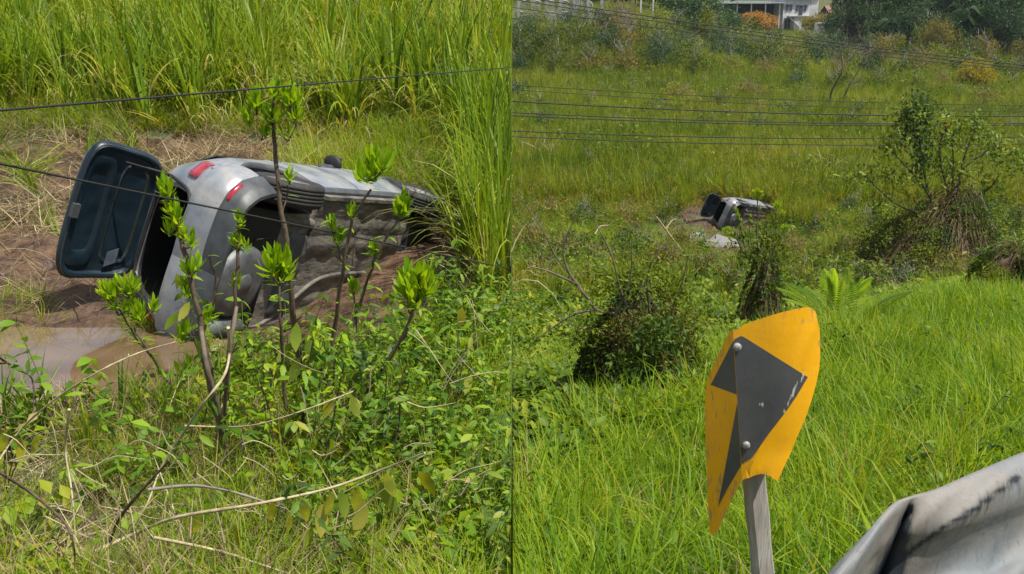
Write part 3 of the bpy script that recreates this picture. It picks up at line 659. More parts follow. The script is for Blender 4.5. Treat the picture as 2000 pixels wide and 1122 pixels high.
def scatter(name, kind, mat, P, scl, tilt=.12, zs=1.0, side=None, rad=.3):
    """P points, scl per-point scale; side=-1/+1 keeps plants beside the terrace edge on their own side of it"""
    key = (kind, mat)
    if key not in PR: PR[key] = Protos(kind, G[mat])
    pr = PR[key]; n = len(P); scl = np.broadcast_to(scl, (n,)).copy(); zs = np.broadcast_to(zs, (n,))
    rot = np.stack([RNG.normal(0, tilt, n), RNG.normal(0, tilt, n), RNG.uniform(0, 6.28, n)], -1); idx = RNG.integers(0, 8, n)
    edge = np.zeros(n, bool)
    if side is not None: edge = (P[:, 0]*side < rad*scl) & (P[:, 1] < 60)
    m = ~edge
    me = bpy.data.meshes.new(name); me.vertices.add(int(m.sum())); me.vertices.foreach_set('co', P[m].ravel().astype(np.float32))
    for nm_, ty, val in (('rot', 'FLOAT_VECTOR', rot[m]), ('scl', 'FLOAT_VECTOR', np.stack([scl[m], scl[m], (scl*zs)[m]], -1)), ('idx', 'INT', idx[m])):
        a = me.attributes.new(nm_, ty, 'POINT'); a.data.foreach_set('vector' if 'VEC' in ty else 'value', val.ravel().astype(np.float32 if 'VEC' in ty else np.int32))
    o = bpy.data.objects.new(name, me); COL.objects.link(o); o['kind'] = 'stuff'; me.materials.append(G[mat])
    md = o.modifiers.new('scatter', 'NODES'); md.node_group = pr.ng
    if edge.any():
        nm = NM()
        for i in np.nonzero(edge)[0]:
            src = pr.nms[idx[i]]; V = np.concatenate(src.v)*scl[i]*np.array([1, 1, zs[i]]); c, s = math.cos(rot[i, 2]), math.sin(rot[i, 2])
            V = V@np.array([[c, s, 0], [-s, c, 0], [0, 0, 1]])+P[i]
            V[:, 0] = np.maximum(V[:, 0]*side, .004)*side
            base = 0; nv = nm.n
            nm.v.append(V); nm.t.append(np.concatenate(src.t)+RNG.uniform(-.12, .12)); nm.n += len(V)
            for f, mm in src.c: nm.c.append((f+nv, 0))
        e = nm.obj(name, G[mat]); e['kind'] = 'stuff'
    return o
def inview(P, mx=260, my=260, top=None):
    d = P[:, 1]*CP-P[:, 2]*SP; u = P[:, 2]*CP+P[:, 1]*SP; px = 1000+FPX*P[:, 0]/d; py = 561-FPX*u/d
    return (px > -mx) & (px < 2000+mx) & (py > -my) & (py < 1122+my)
def pts(x0, x1, y0, y1, dens, fn, keep=None):
    n = int((x1-x0)*(y1-y0)*dens); x = RNG.uniform(x0, x1, n); y = RNG.uniform(y0, y1, n)
    P = np.stack([x, y, fn(x, y)], -1); P = P[inview(P)]
    if keep is not None: P = P[keep(P[:, 0], P[:, 1])]
    return P
U = RNG.uniform
# keep-out round a wreck, in left-place coordinates
def bare(x, y):
    car_ = (((x+1.75)/1.25)**2+((y-9.6)/2.3)**2) < 1
    pool = (((x+3.95)/1.95)**2+((y-7.5)/.92)**2) < 1
    return car_ | pool
# ---- terrace (left place)
def crestL(x): return 15.0+.5*wav(x, x*0, .8, 9)
P = pts(-16, 0, 14.2, 28, 3.2, zL, lambda x, y: (y > crestL(x)-.6*(x > -2.5)))
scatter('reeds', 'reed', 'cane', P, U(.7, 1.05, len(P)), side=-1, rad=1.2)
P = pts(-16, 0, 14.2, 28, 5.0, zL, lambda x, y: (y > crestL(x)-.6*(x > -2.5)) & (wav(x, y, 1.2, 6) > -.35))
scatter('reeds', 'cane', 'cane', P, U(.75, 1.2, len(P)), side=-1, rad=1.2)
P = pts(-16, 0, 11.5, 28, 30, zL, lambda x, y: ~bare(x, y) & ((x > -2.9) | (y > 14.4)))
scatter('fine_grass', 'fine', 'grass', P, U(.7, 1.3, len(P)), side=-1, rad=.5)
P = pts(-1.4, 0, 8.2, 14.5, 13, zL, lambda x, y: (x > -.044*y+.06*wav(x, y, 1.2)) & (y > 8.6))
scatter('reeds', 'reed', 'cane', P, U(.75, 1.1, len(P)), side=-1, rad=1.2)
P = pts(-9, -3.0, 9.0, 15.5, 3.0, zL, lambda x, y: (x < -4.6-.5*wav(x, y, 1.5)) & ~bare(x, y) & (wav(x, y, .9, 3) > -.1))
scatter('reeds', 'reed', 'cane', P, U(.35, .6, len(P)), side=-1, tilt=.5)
P = pts(-9, -2.2, 8.6, 15, 26, zL, lambda x, y: ~bare(x, y) & (wav(x, y, 1.4, 7) > -.15) & (~((x > -6) & (y < 9.9)) | (U(size=len(x)) < .3)))
scatter('trampled_straw', 'straw', 'straw', P, U(.6, 1.3, len(P)), tilt=.3)
P = pts(-3, 0, 10.0, 15, 9, zL, lambda x, y: ~bare(x, y))
scatter('trampled_straw', 'straw', 'straw', P, U(.6, 1.2, len(P)), tilt=.3, side=-1)
P = pts(-5, -.7, 3.2, 6.2, 40, zL, lambda x, y: ~bare(x, y) & (wav(x, y, 1.1, 14) > -.25))
scatter('dead_brush', 'straw', 'straw', P, U(.4, .95, len(P)), tilt=.7, side=-1)
P = pts(-5, 0, 3.2, 7.2, 34, zL, lambda x, y: ~bare(x, y) & ((x < -1.2) | (wav(x, y, 1.5, 3) > .2)))
scatter('dry_litter', 'straw', 'straw', P, U(.4, .9, len(P)), tilt=.35, side=-1)
P = pts(-5, 0, 3.2, 8.8, 80, zL, lambda x, y: ~bare(x, y) & ((x > -2.0) | (wav(x, y, 1.7, 2) > .0)))
scatter('fine_grass', 'fine', 'grass', P, U(.45, .9, len(P)), side=-1, rad=.5, tilt=.3)
P = pts(-2.3, 0, 3.6, 8.2, 13, zL, lambda x, y: ~bare(x, y) & (x > -.25*y) & (wav(x, y, 2.1, 3) > -.15))
scatter('undergrowth', 'vine', 'broad', P, U(.5, .95, len(P)), side=-1, rad=.6, tilt=.25)
P = pts(-2.4, 0, 4.4, 8.8, 38, zL, lambda x, y: ~bare(x, y) & (x > -.22*y))
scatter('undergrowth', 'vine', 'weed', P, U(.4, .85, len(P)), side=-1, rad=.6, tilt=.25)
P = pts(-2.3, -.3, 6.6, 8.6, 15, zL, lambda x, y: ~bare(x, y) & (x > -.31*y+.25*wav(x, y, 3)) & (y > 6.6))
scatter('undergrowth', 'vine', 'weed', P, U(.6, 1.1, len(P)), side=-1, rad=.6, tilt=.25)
P = pts(-3.6, 0, 4.0, 8.0, 11, zL, lambda x, y: ~bare(x, y) & (wav(x, y, 2.4, 5) > 0))
scatter('undergrowth', 'cover', 'grass', P, U(.8, 1.5, len(P)), side=-1, rad=.6, tilt=.25)
P = pts(-6, -2.2, 6.7, 8.3, 3.5, lambda x, y: zL(x, y)*0-2.873, lambda x, y: (((x+3.95)/1.8)**2+((y-7.5)/.85)**2) < 1)
scatter('floating_straw', 'straw', 'straw', P, U(.15, .35, len(P)), tilt=.02, zs=.05)
P = pts(-3.4, -.2, 5.0, 7.4, 5, zL, lambda x, y: ~bare(x, y) & (wav(x, y, 2.2, 11) > 0))
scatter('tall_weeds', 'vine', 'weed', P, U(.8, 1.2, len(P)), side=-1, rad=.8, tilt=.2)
# ---- embankment and valley (right place)
def yc(x): return 7.2+1.0*x
P = pts(0, 12, 2.2, 14, 9, zR, lambda x, y: (y < yc(x)) & (wav(x, y, 1.1, 9) > .1))
scatter('mixed_weeds', 'vine', 'cover', P, U(.35, .7, len(P)), side=1, rad=.5, tilt=.4)
P = pts(0, 14, 2.2, 18, 26, zR, lambda x, y: (y < yc(x)+.3) & (y < 4.9+4.6*x) & (wav(x, y, 1.7, 12) > -.1) & (((x-.72)/.40)**2+((y-2.35)/.60)**2 > 1))
scatter('tall_grass_tufts', 'fine', 'grass', P, U(.8, 1.3, len(P)), side=1, rad=.5, tilt=.3)
P = pts(0, 16, 1.9, 22, 95, zR, lambda x, y: (y < yc(x)+.7+.5*wav(x, y, 1.3)) & (y > 2.2) & (y < 4.9+4.6*x+.4*wav(x, y, 2)) & (((x-.72)/.30)**2+((y-2.35)/.50)**2 > 1))
k = np.clip(P[:, 1]/9, .75, 1.25)
scatter('lush_grass', 'grass', 'grass', P, U(.75, 1.3, len(P))*k, side=1, rad=.4)
P = pts(0, 12, 2.2, 14, 14, zR, lambda x, y: (y < yc(x)))
scatter('dry_grass', 'straw', 'straw', P, U(.3, .6, len(P)), side=1, tilt=.5)
P = pts(0, 24, 4.4, 33, 46, zR, lambda x, y: (y > yc(x)-1.2+.8*wav(x, y, 1.1)) | (y > 4.6+4.6*x))
scatter('creeping_cover', 'cover', 'cover', P, U(.8, 1.6, len(P))*np.clip(P[:, 1]/16, .9, 1.5), side=1, rad=.3)
P = pts(0, 24, 5, 36, 16, zR, lambda x, y: (y > yc(x)-.5) & (wav(x, y, .6, 8) > -.1))
scatter('fine_grass', 'fine', 'grass', P, U(.6, 1.2, len(P)), side=1, rad=.5)
def farkeep(x, y):
    X, Y = from_right(x, y)
    near = (X > -6.5) & (X < 1.7) & (Y > 1.0) & (Y < 15)
    near = near | (((x-qa.x)/1.3)**2+((y-qa.y+1.5)/4.6)**2 < 1)
    return ~near
P = pts(0, 42, 22, 62, 13, zR, lambda x, y: farkeep(x, y))
Q_ = pts(0, 36, 20, 60, 5, zR, lambda x, y: farkeep(x, y) & (wav(x, y, .5, 1) > .0))
scatter('valley_herbs', 'vine', 'cover', Q_, U(.7, 1.4, len(Q_)), side=1, rad=1, tilt=.3)
scatter('valley_weeds', 'fine', 'grass', P, U(.8, 1.4, len(P))*np.where(P[:, 1] < 42, 1, 1.4), side=1, rad=1, tilt=.3)
P = pts(0, 42, 22, 60, 4.0, zR, lambda x, y: farkeep(x, y) & ((wav(x, y, .25, 4) > .22) | (y > 46)))
scatter('reeds', 'reed', 'reed', P, U(.4, .85, len(P)), side=1, rad=1.4, tilt=.2)
P = pts(0, 30, 22, 52, 3.0, zR, lambda x, y: farkeep(x, y) & (wav(x, y, .33, 6) > .15))
scatter('dry_thatch', 'straw', 'straw', P+np.array([0, 0, .1]), U(1.0, 1.8, len(P)), side=1, tilt=.5)
P = pts(0, 72, 52, 118, 3.4, zR, lambda x, y: U(size=len(x)) < .95)
scatter('reeds', 'reed', 'reed', P, U(.9, 1.5, len(P)), side=1, rad=1.4, tilt=.15)
P = pts(0, 80, 55, 118, .12, zR, lambda x, y: wav(x, y, .16, 6) > .15)
scatter('dry_thatch', 'straw', 'straw', P+np.array([0, 0, .8]), U(2, 3.4, len(P)), side=1, tilt=.5)
P = pts(0, 150, 112, 240, 1.1, zR)
scatter('scrub_grass', 'fine', 'bush', P, U(1.5, 2.4, len(P)), side=1, rad=1, tilt=.3)
P = pts(0, 110, 108, 140, .6, zR)
scatter('reeds', 'reed', 'reed', P, U(.9, 1.6, len(P)), side=1, tilt=.2)
for mat_, sd in (('bush', 3), ('cover', 7), ('olive', 11), ('reed', 15)):
    P = pts(0, 36, 24, 60, 4.0, zR, lambda x, y: farkeep(x, y) & (wav(x, y, .42, sd) > .28))
    scatter('scrub_foliage', 'vine', mat_, P, U(.9, 1.7, len(P)), side=1, rad=1.2, tilt=.3)
    P = pts(0, 76, 56, 135, 1.3, zR, lambda x, y: wav(x, y, .21, sd+2) > .30)
    scatter('scrub_foliage', 'vine', mat_, P, U(1.6, 2.8, len(P)), side=1, rad=1.2, tilt=.3)
P = pts(0, 30, 22, 47, 2.4, zR, lambda x, y: farkeep(x, y) & (wav(x, y, .5, 21) > .0))
scatter('dry_stalks', 'straw', 'straw', P, U(.9, 1.6, len(P)), side=1, tilt=.9, rad=1)
# ---- round the distant wreck (the same ground as on the terrace)
def far_from(Pl): return np.array([to_right(p) for p in Pl])
def ptsR(x0, x1, y0, y1, dens, keep):
    n = int((x1-x0)*(y1-y0)*dens); x = U(x0, x1, n); y = U(y0, y1, n); q_ = np.stack([x-CAR_L[0], y-CAR_L[1]], -1)@RZ[:2, :2].T+CAR_R[:2]; k = keep(x, y) & (((q_[:, 0]-qa.x)/1.25)**2+((q_[:, 1]-qa.y+1.0)/3.9)**2 > 1); x, y = x[k], y[k]
    Q = np.array([to_right((a, b, -2.8)) for a, b in zip(x, y)]); Q[:, 2] = zR(Q[:, 0], Q[:, 1]); return Q
P = ptsR(-6, 1.5, 9.5, 15, 14, lambda x, y: ~bare(x, y) & (wav(x, y, 1.4, 7) > -.28) & ((x < -1.0)))
scatter('trampled_straw', 'straw', 'straw', P, U(.7, 1.3, len(P)), tilt=.3)
P = ptsR(-6, 1.5, 9.0, 15, 10, lambda x, y: ~bare(x, y) & ((y > 13.6) | (x > -.7) | (x < -5)))
scatter('reeds', 'reed', 'reed', P, U(.6, .95, len(P)), tilt=.2)
P = ptsR(-6.5, 1.7, .8, 7.4, 8, lambda x, y: ~bare(x, y))
scatter('fine_grass', 'fine', 'grass', P, U(.6, 1.1, len(P)), tilt=.3)
P = ptsR(-2.6, 1.7, 1.0, 5.5, 5, lambda x, y: x > -9)
scatter('undergrowth', 'vine', 'cover', P, U(.6, 1.1, len(P)), tilt=.3)
P = ptsR(-1.6, 1.5, 5.5, 9, 12, lambda x, y: ~bare(x, y))
scatter('undergrowth', 'vine', 'cover', P, U(.8, 1.3, len(P)), tilt=.3)

# ---------------------------------------------------------------- saplings with whorled bright leaves
def leaf_mesh(name, mat, L, W, curl, fold, seed):
    nm = NM(); rng = np.random.default_rng(seed)
    leaves(nm, np.zeros((1, 3)), np.array([[0, 0, 1.]]), np.array([[0, 1., 0]]), L, W, fold, rng.uniform(.3, .8), fine=True, curl=curl)
    return nm.mesh(name, mat)
LEAF = [leaf_mesh('leaf', G['sapl'], 1.0, w, c, .10, i) for i, (w, c) in enumerate([(.24, .25), (.28, .1), (.26, .45), (.32, .3)])]
def whorl_mats(c, n, L, spread=(10, 85), axis=None, rng=RNG):
    """n leaves springing from one shoot tip at c, as transform matrices"""
    out = []; ax = Vector(axis or (rng.normal(0, .25), rng.normal(0, .25), 1)).normalized(); q = ax.to_track_quat('Z', 'Y').to_matrix().to_4x4()
    for i in range(n):
        t = (i+.5)/n; th = math.radians(spread[0]+(spread[1]-spread[0])*t+rng.normal(0, 7)); ph = i*2.4+rng.normal(0, .3)
        l = L*(.65+.45*math.sin(math.pi*min(1, t*.8+.25)))*rng.uniform(.85, 1.15)
        R = Matrix.Rotation(ph, 4, 'Z')@Matrix.Rotation(-th, 4, 'X')
        out.append(Matrix.Translation(Vector(c)-ax*L*.55*t)@q@R@Matrix.Rotation(rng.normal(0, .25), 4, 'Z')@Matrix.Scale(l, 4))
    return out
SAPS = []
def sapling(label, stems, tips, Y, single=True):
    """stems: [(pixel path, base radius)], tips: [(px,py,width px,height px,leaves)]; Y distance"""
    base = Vector(at(*stems[0][0][0], Y)); base.z = float(zL(base.x, base.y))
    root = thing('sapling', label, 'sapling', base, 'leafy saplings in front of the overturned car')
    paths = []
    for pth, r in stems:
        P = [np.array(at(x, y, Y+.05*math.sin(i*2.0))) for i, (x, y) in enumerate(pth)]
        P = catmull(P, 5); P[1:-1] += RNG.normal(0, .004, P[1:-1].shape)
        nm = NM(); tube(nm, P, r*1.35, max(.005, r*.55), 7, wob=.08); o = nm.obj('stem', G['sap_bark'], root, off=base); paths.append((P, r))
    mats = []; s = Y/ FPX
    for (x, y, w, h, n) in tips:
        L = float(np.clip(.5*min(w, h)*s*1.0, .075, .118)); k = max(1, int(round(n/11)))
        for j in range(k):
            a = RNG.uniform(0, 6.28); rr = math.sqrt(RNG.uniform(0, 1)) if k > 1 else 0
            ex = max(0, w/2-L/s*.62); ey = max(0, h/2-L/s*.62)
            ey = max(ey, h*.18 if k > 2 else 0); ex = max(ex, w*.2 if k > 2 else 0)
            c = Vector(at(x+ex*rr*math.cos(a), y+ey*rr*math.sin(a)+.08*h, Y))+Vector((0, RNG.uniform(-1, 1)*ex*s, 0))
            mats += whorl_mats(c, int(n/k), L, axis=(.5*(c.x-at(x, y, Y).x)/(ex*s+.05), RNG.normal(0, .2), 1))
            if k > 1:
                q = at(x, y+h*.42, Y); nm = NM(); tube(nm, catmull([q, (q+c)/2+Vector((0, 0, -.01)), c-Vector((0, 0, .02))], 4), .006, .003, 5); nm.obj('twig', G['sap_bark'], root, off=base)
    for P, r in paths:
        for _ in range(16 if len(mats) < 260 else 4):
            q = P[int(RNG.integers(int(len(P)*.35), len(P)))]; a = RNG.uniform(0, 6.28); dv = Vector((math.cos(a), math.sin(a), RNG.uniform(-.2, .9)))
            mats.append(Matrix.Translation(Vector(q))@dv.to_track_quat('Z', 'Y').to_matrix().to_4x4()@Matrix.Scale(RNG.uniform(.05, .10), 4))
    for i, m in enumerate(mats):
        if i < 295:
            o = bpy.data.objects.new('leaf', LEAF[int(RNG.integers(4))]); COL.objects.link(o); o.parent = root; o.matrix_local = Matrix.Translation(-base)@m
    SAPS.append((base, paths, mats, label)); return root
sapling('tallest sapling, one dense round leafy head on a straight bare stem before the rear wheel', [([(590, 720), (575, 640), (562, 490), (548, 400), (537, 285), (535, 200)], .018), ([(552, 420), (560, 385), (563, 362)], .004)],
        [(502, 200, 64, 60, 44), (568, 196, 64, 60, 44), (535, 178, 60, 50, 40), (488, 226, 54, 50, 30), (580, 226, 54, 50, 30), (535, 226, 80, 60, 44), (510, 256, 54, 44, 20), (562, 258, 54, 44, 18), (566, 340, 44, 50, 20)], 6.5)
sapling('sapling in front of the silver bumper, leaves all down its crooked stem', [([(440, 950), (425, 820), (400, 680), (370, 530), (345, 430), (335, 375)], .020), ([(395, 655), (420, 560), (408, 500)], .005)],
        [(328, 368, 64, 60, 44), (345, 415, 74, 60, 44), (358, 465, 74, 54, 44), (378, 515, 64, 60, 40), (372, 560, 60, 50, 30), (335, 440, 50, 50, 22), (352, 640, 60, 70, 26), (400, 610, 50, 60, 22)], 5.7)
sapling('thin sapling with three small leaf tufts before the grey spare wheel well', [([(450, 960), (438, 800), (455, 620), (463, 500), (467, 415)], .014)],
        [(468, 425, 38, 44, 16), (468, 472, 50, 44, 22), (462, 545, 42, 50, 20), (480, 480, 40, 40, 8)], 5.75)
sapling('sapling with one upright green tuft low before the axle', [([(572, 900), (556, 760), (548, 640), (546, 560)], .012)],
        [(546, 520, 90, 90, 96)], 5.9)
sapling('slanting sapling with a dense oval head below the front end of the car', [([(640, 850), (700, 780), (755, 710), (795, 640), (808, 590)], .015)],
        [(815, 550, 104, 100, 180), (800, 592, 60, 50, 22)], 6.0)
sapling('branching sapling whose broad top leaves cover the middle of the grey side', [([(640, 760), (655, 640), (672, 520), (690, 430), (725, 370)], .013), ([(672, 520), (655, 470), (648, 430)], .005)],
        [(728, 322, 112, 76, 80), (651, 432, 50, 50, 22), (664, 462, 44, 40, 16), (688, 410, 40, 44, 16)], 6.3)
sapling('thin double tufted sapling before the front wheel', [([(690, 640), (715, 560), (735, 500), (770, 440), (788, 405)], .009), ([(730, 515), (733, 495), (733, 485)], .004)],
        [(786, 396, 62, 62, 60), (733, 486, 36, 44, 22)], 6.8)
sapling('leaning low sapling with three fresh tufts over the puddle', [([(345, 765), (315, 725), (285, 680), (262, 640)], .011), ([(290, 690), (262, 655), (225, 590)], .005)],
        [(212, 560, 70, 64, 44), (250, 556, 60, 64, 44), (272, 604, 80, 56, 60), (232, 598, 70, 44, 33)], 6.4)
for i, (x, y, w, h) in enumerate([(355, 720, 60, 70), (600, 690, 70, 60), (690, 560, 40, 40)]):
    sapling(['short leafy seedling between puddle and crooked sapling', 'low dark seedling beneath the axle tuft', 'small sprig under the front end of the floor pan'][i],
            [([(x+8, y+90), (x, y+10)], .007)], [(x, y, w, h, 34)], 6.9)
# the same saplings round the distant wreck
def far_pt(p, Yr=42.5):
    px, py = topx(p); return np.array(at(1469+(px-485)/5.03, 424+(py-440)/5.03, Yr))
for i, (base, paths, mats, label) in enumerate(SAPS[:8]):
    f0 = far_pt(base); b2 = Vector((f0[0], f0[1], float(zR(f0[0], f0[1]))))
    root = thing('sapling', 'tiny bright sapling before the distant car', 'sapling', b2, 'saplings before the distant car'); nm = NM()
    for j, (P, r) in enumerate(paths):
        Q = np.array([far_pt(p) for p in P])
        if j == 0: Q = np.concatenate([[(Q[0][0]+.05, Q[0][1], b2.z-.1)], Q])
        tube(nm, Q, r*2.0, r*1.2, 5)
    nm.obj('stem', G['sap_bark'], root, off=b2); nm = NM()
    pos = np.array([far_pt(m.to_translation()) for m in mats]); d = np.array([(m.to_3x3()@Vector((0, 0, 1))) for m in mats]); ln = np.linalg.norm(d, axis=1)*42.5/5.03/6.1
    leaves(nm, pos, d, np.array([0, 0, 1.])+RNG.normal(0, .3, d.shape), ln*1.1, ln*.34, .1, U(.3, .8, len(pos)), fine=False)
    nm.obj('crown', G['sapl'], root, off=b2)

# ---------------------------------------------------------------- vines, branches and single weeds on the terrace
def strand(name, label, cat, path, Y, r0, r1=None, mat='vine', group=None, dz=0):
    base = Vector(at(*path[0], Y)); nm = NM()
    P = catmull([np.array(at(x, y, Y+(.12*math.sin(i*1.7))+dz*i)) for i, (x, y) in enumerate(path)], 7)
    tube(nm, P, r0, r1 or r0*.5, 6, wob=.10); o = nm.obj(name, G[mat], off=base); o.location = base; return tag(o, label, cat, group)
strand('dry_vine', 'pale vine arching from the puddle edge down to the left', 'vine', [(-12, 915), (40, 840), (112, 777), (195, 725), (270, 690), (344, 668)], 4.9, .006)
strand('dry_vine', 'long pale vine curving down past the crooked sapling', 'vine', [(446, 640), (448, 690), (437, 735), (400, 785), (365, 835), (316, 911), (285, 990), (240, 1060)], 4.6, .008)
strand('dry_vine', 'thin vine crossing level below the saplings with two yellow leaves', 'vine', [(360, 832), (430, 834), (500, 830), (590, 803), (690, 765)], 5.2, .006)
strand('fallen_branch', 'dead branch arching above the yellow leaves', 'branch', [(288, 957), (370, 949), (440, 958), (500, 975), (560, 995)], 4.3, .008, mat='grey_bark')
strand('fallen_branch', 'thin dead branch running out of the bottom of the picture', 'branch', [(300, 1050), (420, 1075), (500, 1100), (590, 1130)], 4.0, .008)
strand('fallen_branch', 'twisted brown branch in the dry brush at bottom left', 'branch', [(-10, 918), (60, 962), (125, 1020), (142, 1060), (150, 1130)], 4.1, .009, mat='sap_bark')
strand('fallen_branch', 'upright dead twig among the dry brush beneath the puddle', 'branch', [(135, 800), (128, 880), (140, 960), (148, 1060)], 4.4, .007)
strand('fallen_branch', 'dark leaning stick in the dry brush', 'branch', [(190, 1130), (222, 1040), (250, 990), (330, 900)], 4.2, .012, mat='sap_bark')
strand('fallen_branch', 'bent stick at the left end of the puddle', 'branch', [(-15, 690), (30, 720), (62, 740), (66, 800)], 6.0, .008, mat='sap_bark')
tw = NM()
for k in range(120):
    x, y = (RNG.uniform(0, 560), RNG.uniform(850, 1120)) if k < 70 else (RNG.uniform(560, 960), RNG.uniform(600, 1120))
    a = RNG.uniform(-.9, .9)+(math.pi/2 if RNG.uniform() < .3 else 0); l = RNG.uniform(30, 120); Yd = RNG.uniform(4.1, 4.7) if y > 850 else RNG.uniform(4.9, 5.9)
    p = [np.array(at(min(985, max(-20, x+l*t*math.cos(a))), y+l*t*math.sin(a)+12*math.sin(t*3+k), Yd)) for t in (-.5, -.1, .4, .6)]
    tube(tw, catmull(p, 3), RNG.uniform(.0015, .0045), .0012, 4)
o = tw.obj('tangled_twigs', G['vine']); o['kind'] = 'stuff'
o = strand('leafy_branch', 'pale branch low in front hung with big yellowing leaves', 'branch', [(185, 1078), (270, 1040), (350, 1010), (500, 985), (640, 955), (740, 920), (830, 885)], 4.2, .010, .004)
YL = leaf_mesh('yellow_leaf', G['yellow'], 1.0, .48, .2, .06, 3); DL = leaf_mesh('green_leaf', G['broad'], 1.0, .42, .25, .08, 4)
def hang(parent, lst, Y):
    for (x, y, l, ang, yel) in lst:
        q = bpy.data.objects.new('leaf', YL if yel else DL); COL.objects.link(q); q.parent = parent
        p = at(x, y, Y-.02)-parent.location
        q.matrix_local = Matrix.Translation(p)@Matrix.Rotation(math.radians(180+ang), 4, 'Y')@Matrix.Rotation(RNG.uniform(-.5, .5), 4, 'Z')@Matrix.Rotation(RNG.normal(0, .2), 4, 'X')@Matrix.Scale(l*Y/FPX, 4)
hang(o, [(533, 980, 46, 10, 1), (590, 975, 52, -8, 1), (648, 962, 50, 6, 1), (700, 955, 52, 12, 1), (628, 985, 72, 2, 0), (712, 975, 85, 14, 0), (668, 960, 60, -6, 0), (752, 925, 56, -18, 1), (818, 920, 66, -30, 1), (455, 1025, 60, -20, 1), (742, 945, 80, -24, 0), (388, 1000, 50, 10, 1), (610, 1030, 50, 22, 0), (563, 1000, 44, -12, 1)], 4.2)
ylv = [v for v in bpy.data.objects if v.name == 'dry_vine.002'][0]
hang(ylv, [(648, 778, 46, 22, 1), (686, 772, 48, -10, 1)], 5.2)
def broad_weed(label, px, py, Y, pts_, yel=0):
    b = at(px, py, Y); b.z = max(b.z, float(zL(b.x, b.y))); root = thing('broadleaf_weed', label, 'weed', b, 'broad leaved weeds on the terrace'); nm = NM()
    for (x, y, l, a) in pts_:
        tube(nm, catmull([b, (b+at(x, y, Y))/2+Vector((0, 0, .03)), at(x, y, Y)], 4), .004, .002, 4)
    nm.obj('stem', G['sap_bark'], root, off=b); hang(root, [(x, y, l, a, yel) for x, y, l, a in pts_], Y)
broad_weed('weed with big dark leaves between the two middle saplings', 590, 760, 6.2, [(580, 630, 60, 10), (600, 660, 70, -12), (585, 700, 60, 25), (615, 690, 56, -30), (630, 640, 50, 15), (600, 730, 50, 5), (570, 670, 50, 40)])
broad_weed('weed with heart shaped leaves at the foot of the crooked sapling', 400, 720, 6.2, [(370, 590, 44, 30), (392, 620, 50, -10), (350, 610, 44, 50), (410, 650, 46, 20), (380, 660, 44, -25), (345, 565, 40, -160)])
broad_weed('pale leaved weed right of the slanting sapling', 890, 800, 6.3, [(895, 640, 50, -160), (912, 670, 46, -120), (880, 700, 44, 30), (945, 770, 50, -40), (850, 660, 40, 100), (920, 730, 44, 20), (870, 760, 44, -20)])
broad_weed('weed with yellowed leaves at the left edge of the picture', 10, 960, 5.0, [(10, 840, 50, 20), (20, 850, 44, -50), (45, 860, 46, 10), (22, 1040, 40, 60), (70, 850, 44, 5)], 1)
broad_weed('low weed beside the big stem cluster', 400, 950, 5.3, [(405, 920, 44, 80), (430, 930, 44, -70), (385, 905, 40, 120), (370, 940, 40, 40)])
broad_weed('scattered yellow green weed beneath the slanting sapling', 760, 900, 5.5, [(745, 800, 40, 10), (775, 830, 40, -30), (800, 800, 44, -120), (830, 850, 40, 20), (860, 880, 40, 60), (720, 850, 44, 150)])
# woody stem cluster
strand('woody_stem', 'thick dark stem rising at the foot of the crooked sapling', 'stem', [(455, 985), (440, 900), (425, 800), (405, 720), (392, 640)], 5.5, .024, .014, mat='bark')
strand('woody_stem', 'second dark stem twined with dry vines', 'stem', [(430, 985), (436, 880), (440, 780), (450, 680), (462, 600)], 5.6, .018, .012, mat='bark')
rs = np.random.default_rng(12)
for k in range(26):
    x0 = rs.uniform(380, 640) if k < 18 else rs.uniform(640, 820); y1 = rs.uniform(620, 780); x1 = x0+rs.normal(0, 40); Yk = rs.uniform(5.3, 6.1)
    b = at(x0, 930, Yk); b.z = float(zL(b.x, b.y)); t = at(x1, y1, Yk); P = catmull([b, (b*.6+t*.4)+Vector((rs.normal(0, .03), 0, 0)), (b*.25+t*.75)+Vector((rs.normal(0, .03), 0, 0)), t], 5)
    root = thing('thin_weed', 'thin upright leafy weed stalk in the tangle below the saplings', 'weed', b, 'leafy weed stalks below the saplings'); nm = NM(); tube(nm, P, rs.uniform(.004, .009), .002, 5, wob=.1); nm.obj('stem', G['vine' if k % 3 == 0 else 'sap_bark'], root, off=b)
    n = 26; i = rs.integers(6, len(P), n); a = rs.uniform(0, 6.28, n); nm = NM()
    leaves(nm, P[i], np.stack([np.cos(a), np.sin(a), rs.uniform(-.5, .6, n)], -1), np.array([0, 0, 1.])+rs.normal(0, .3, (n, 3)), rs.uniform(.04, .09, n), rs.uniform(.014, .03, n), .12, rs.uniform(.05, .95, n), fine=True, curl=.4)
    o = nm.obj('leaves', G['weed' if k % 2 else 'sapl'], root, off=b); o['kind'] = 'stuff'
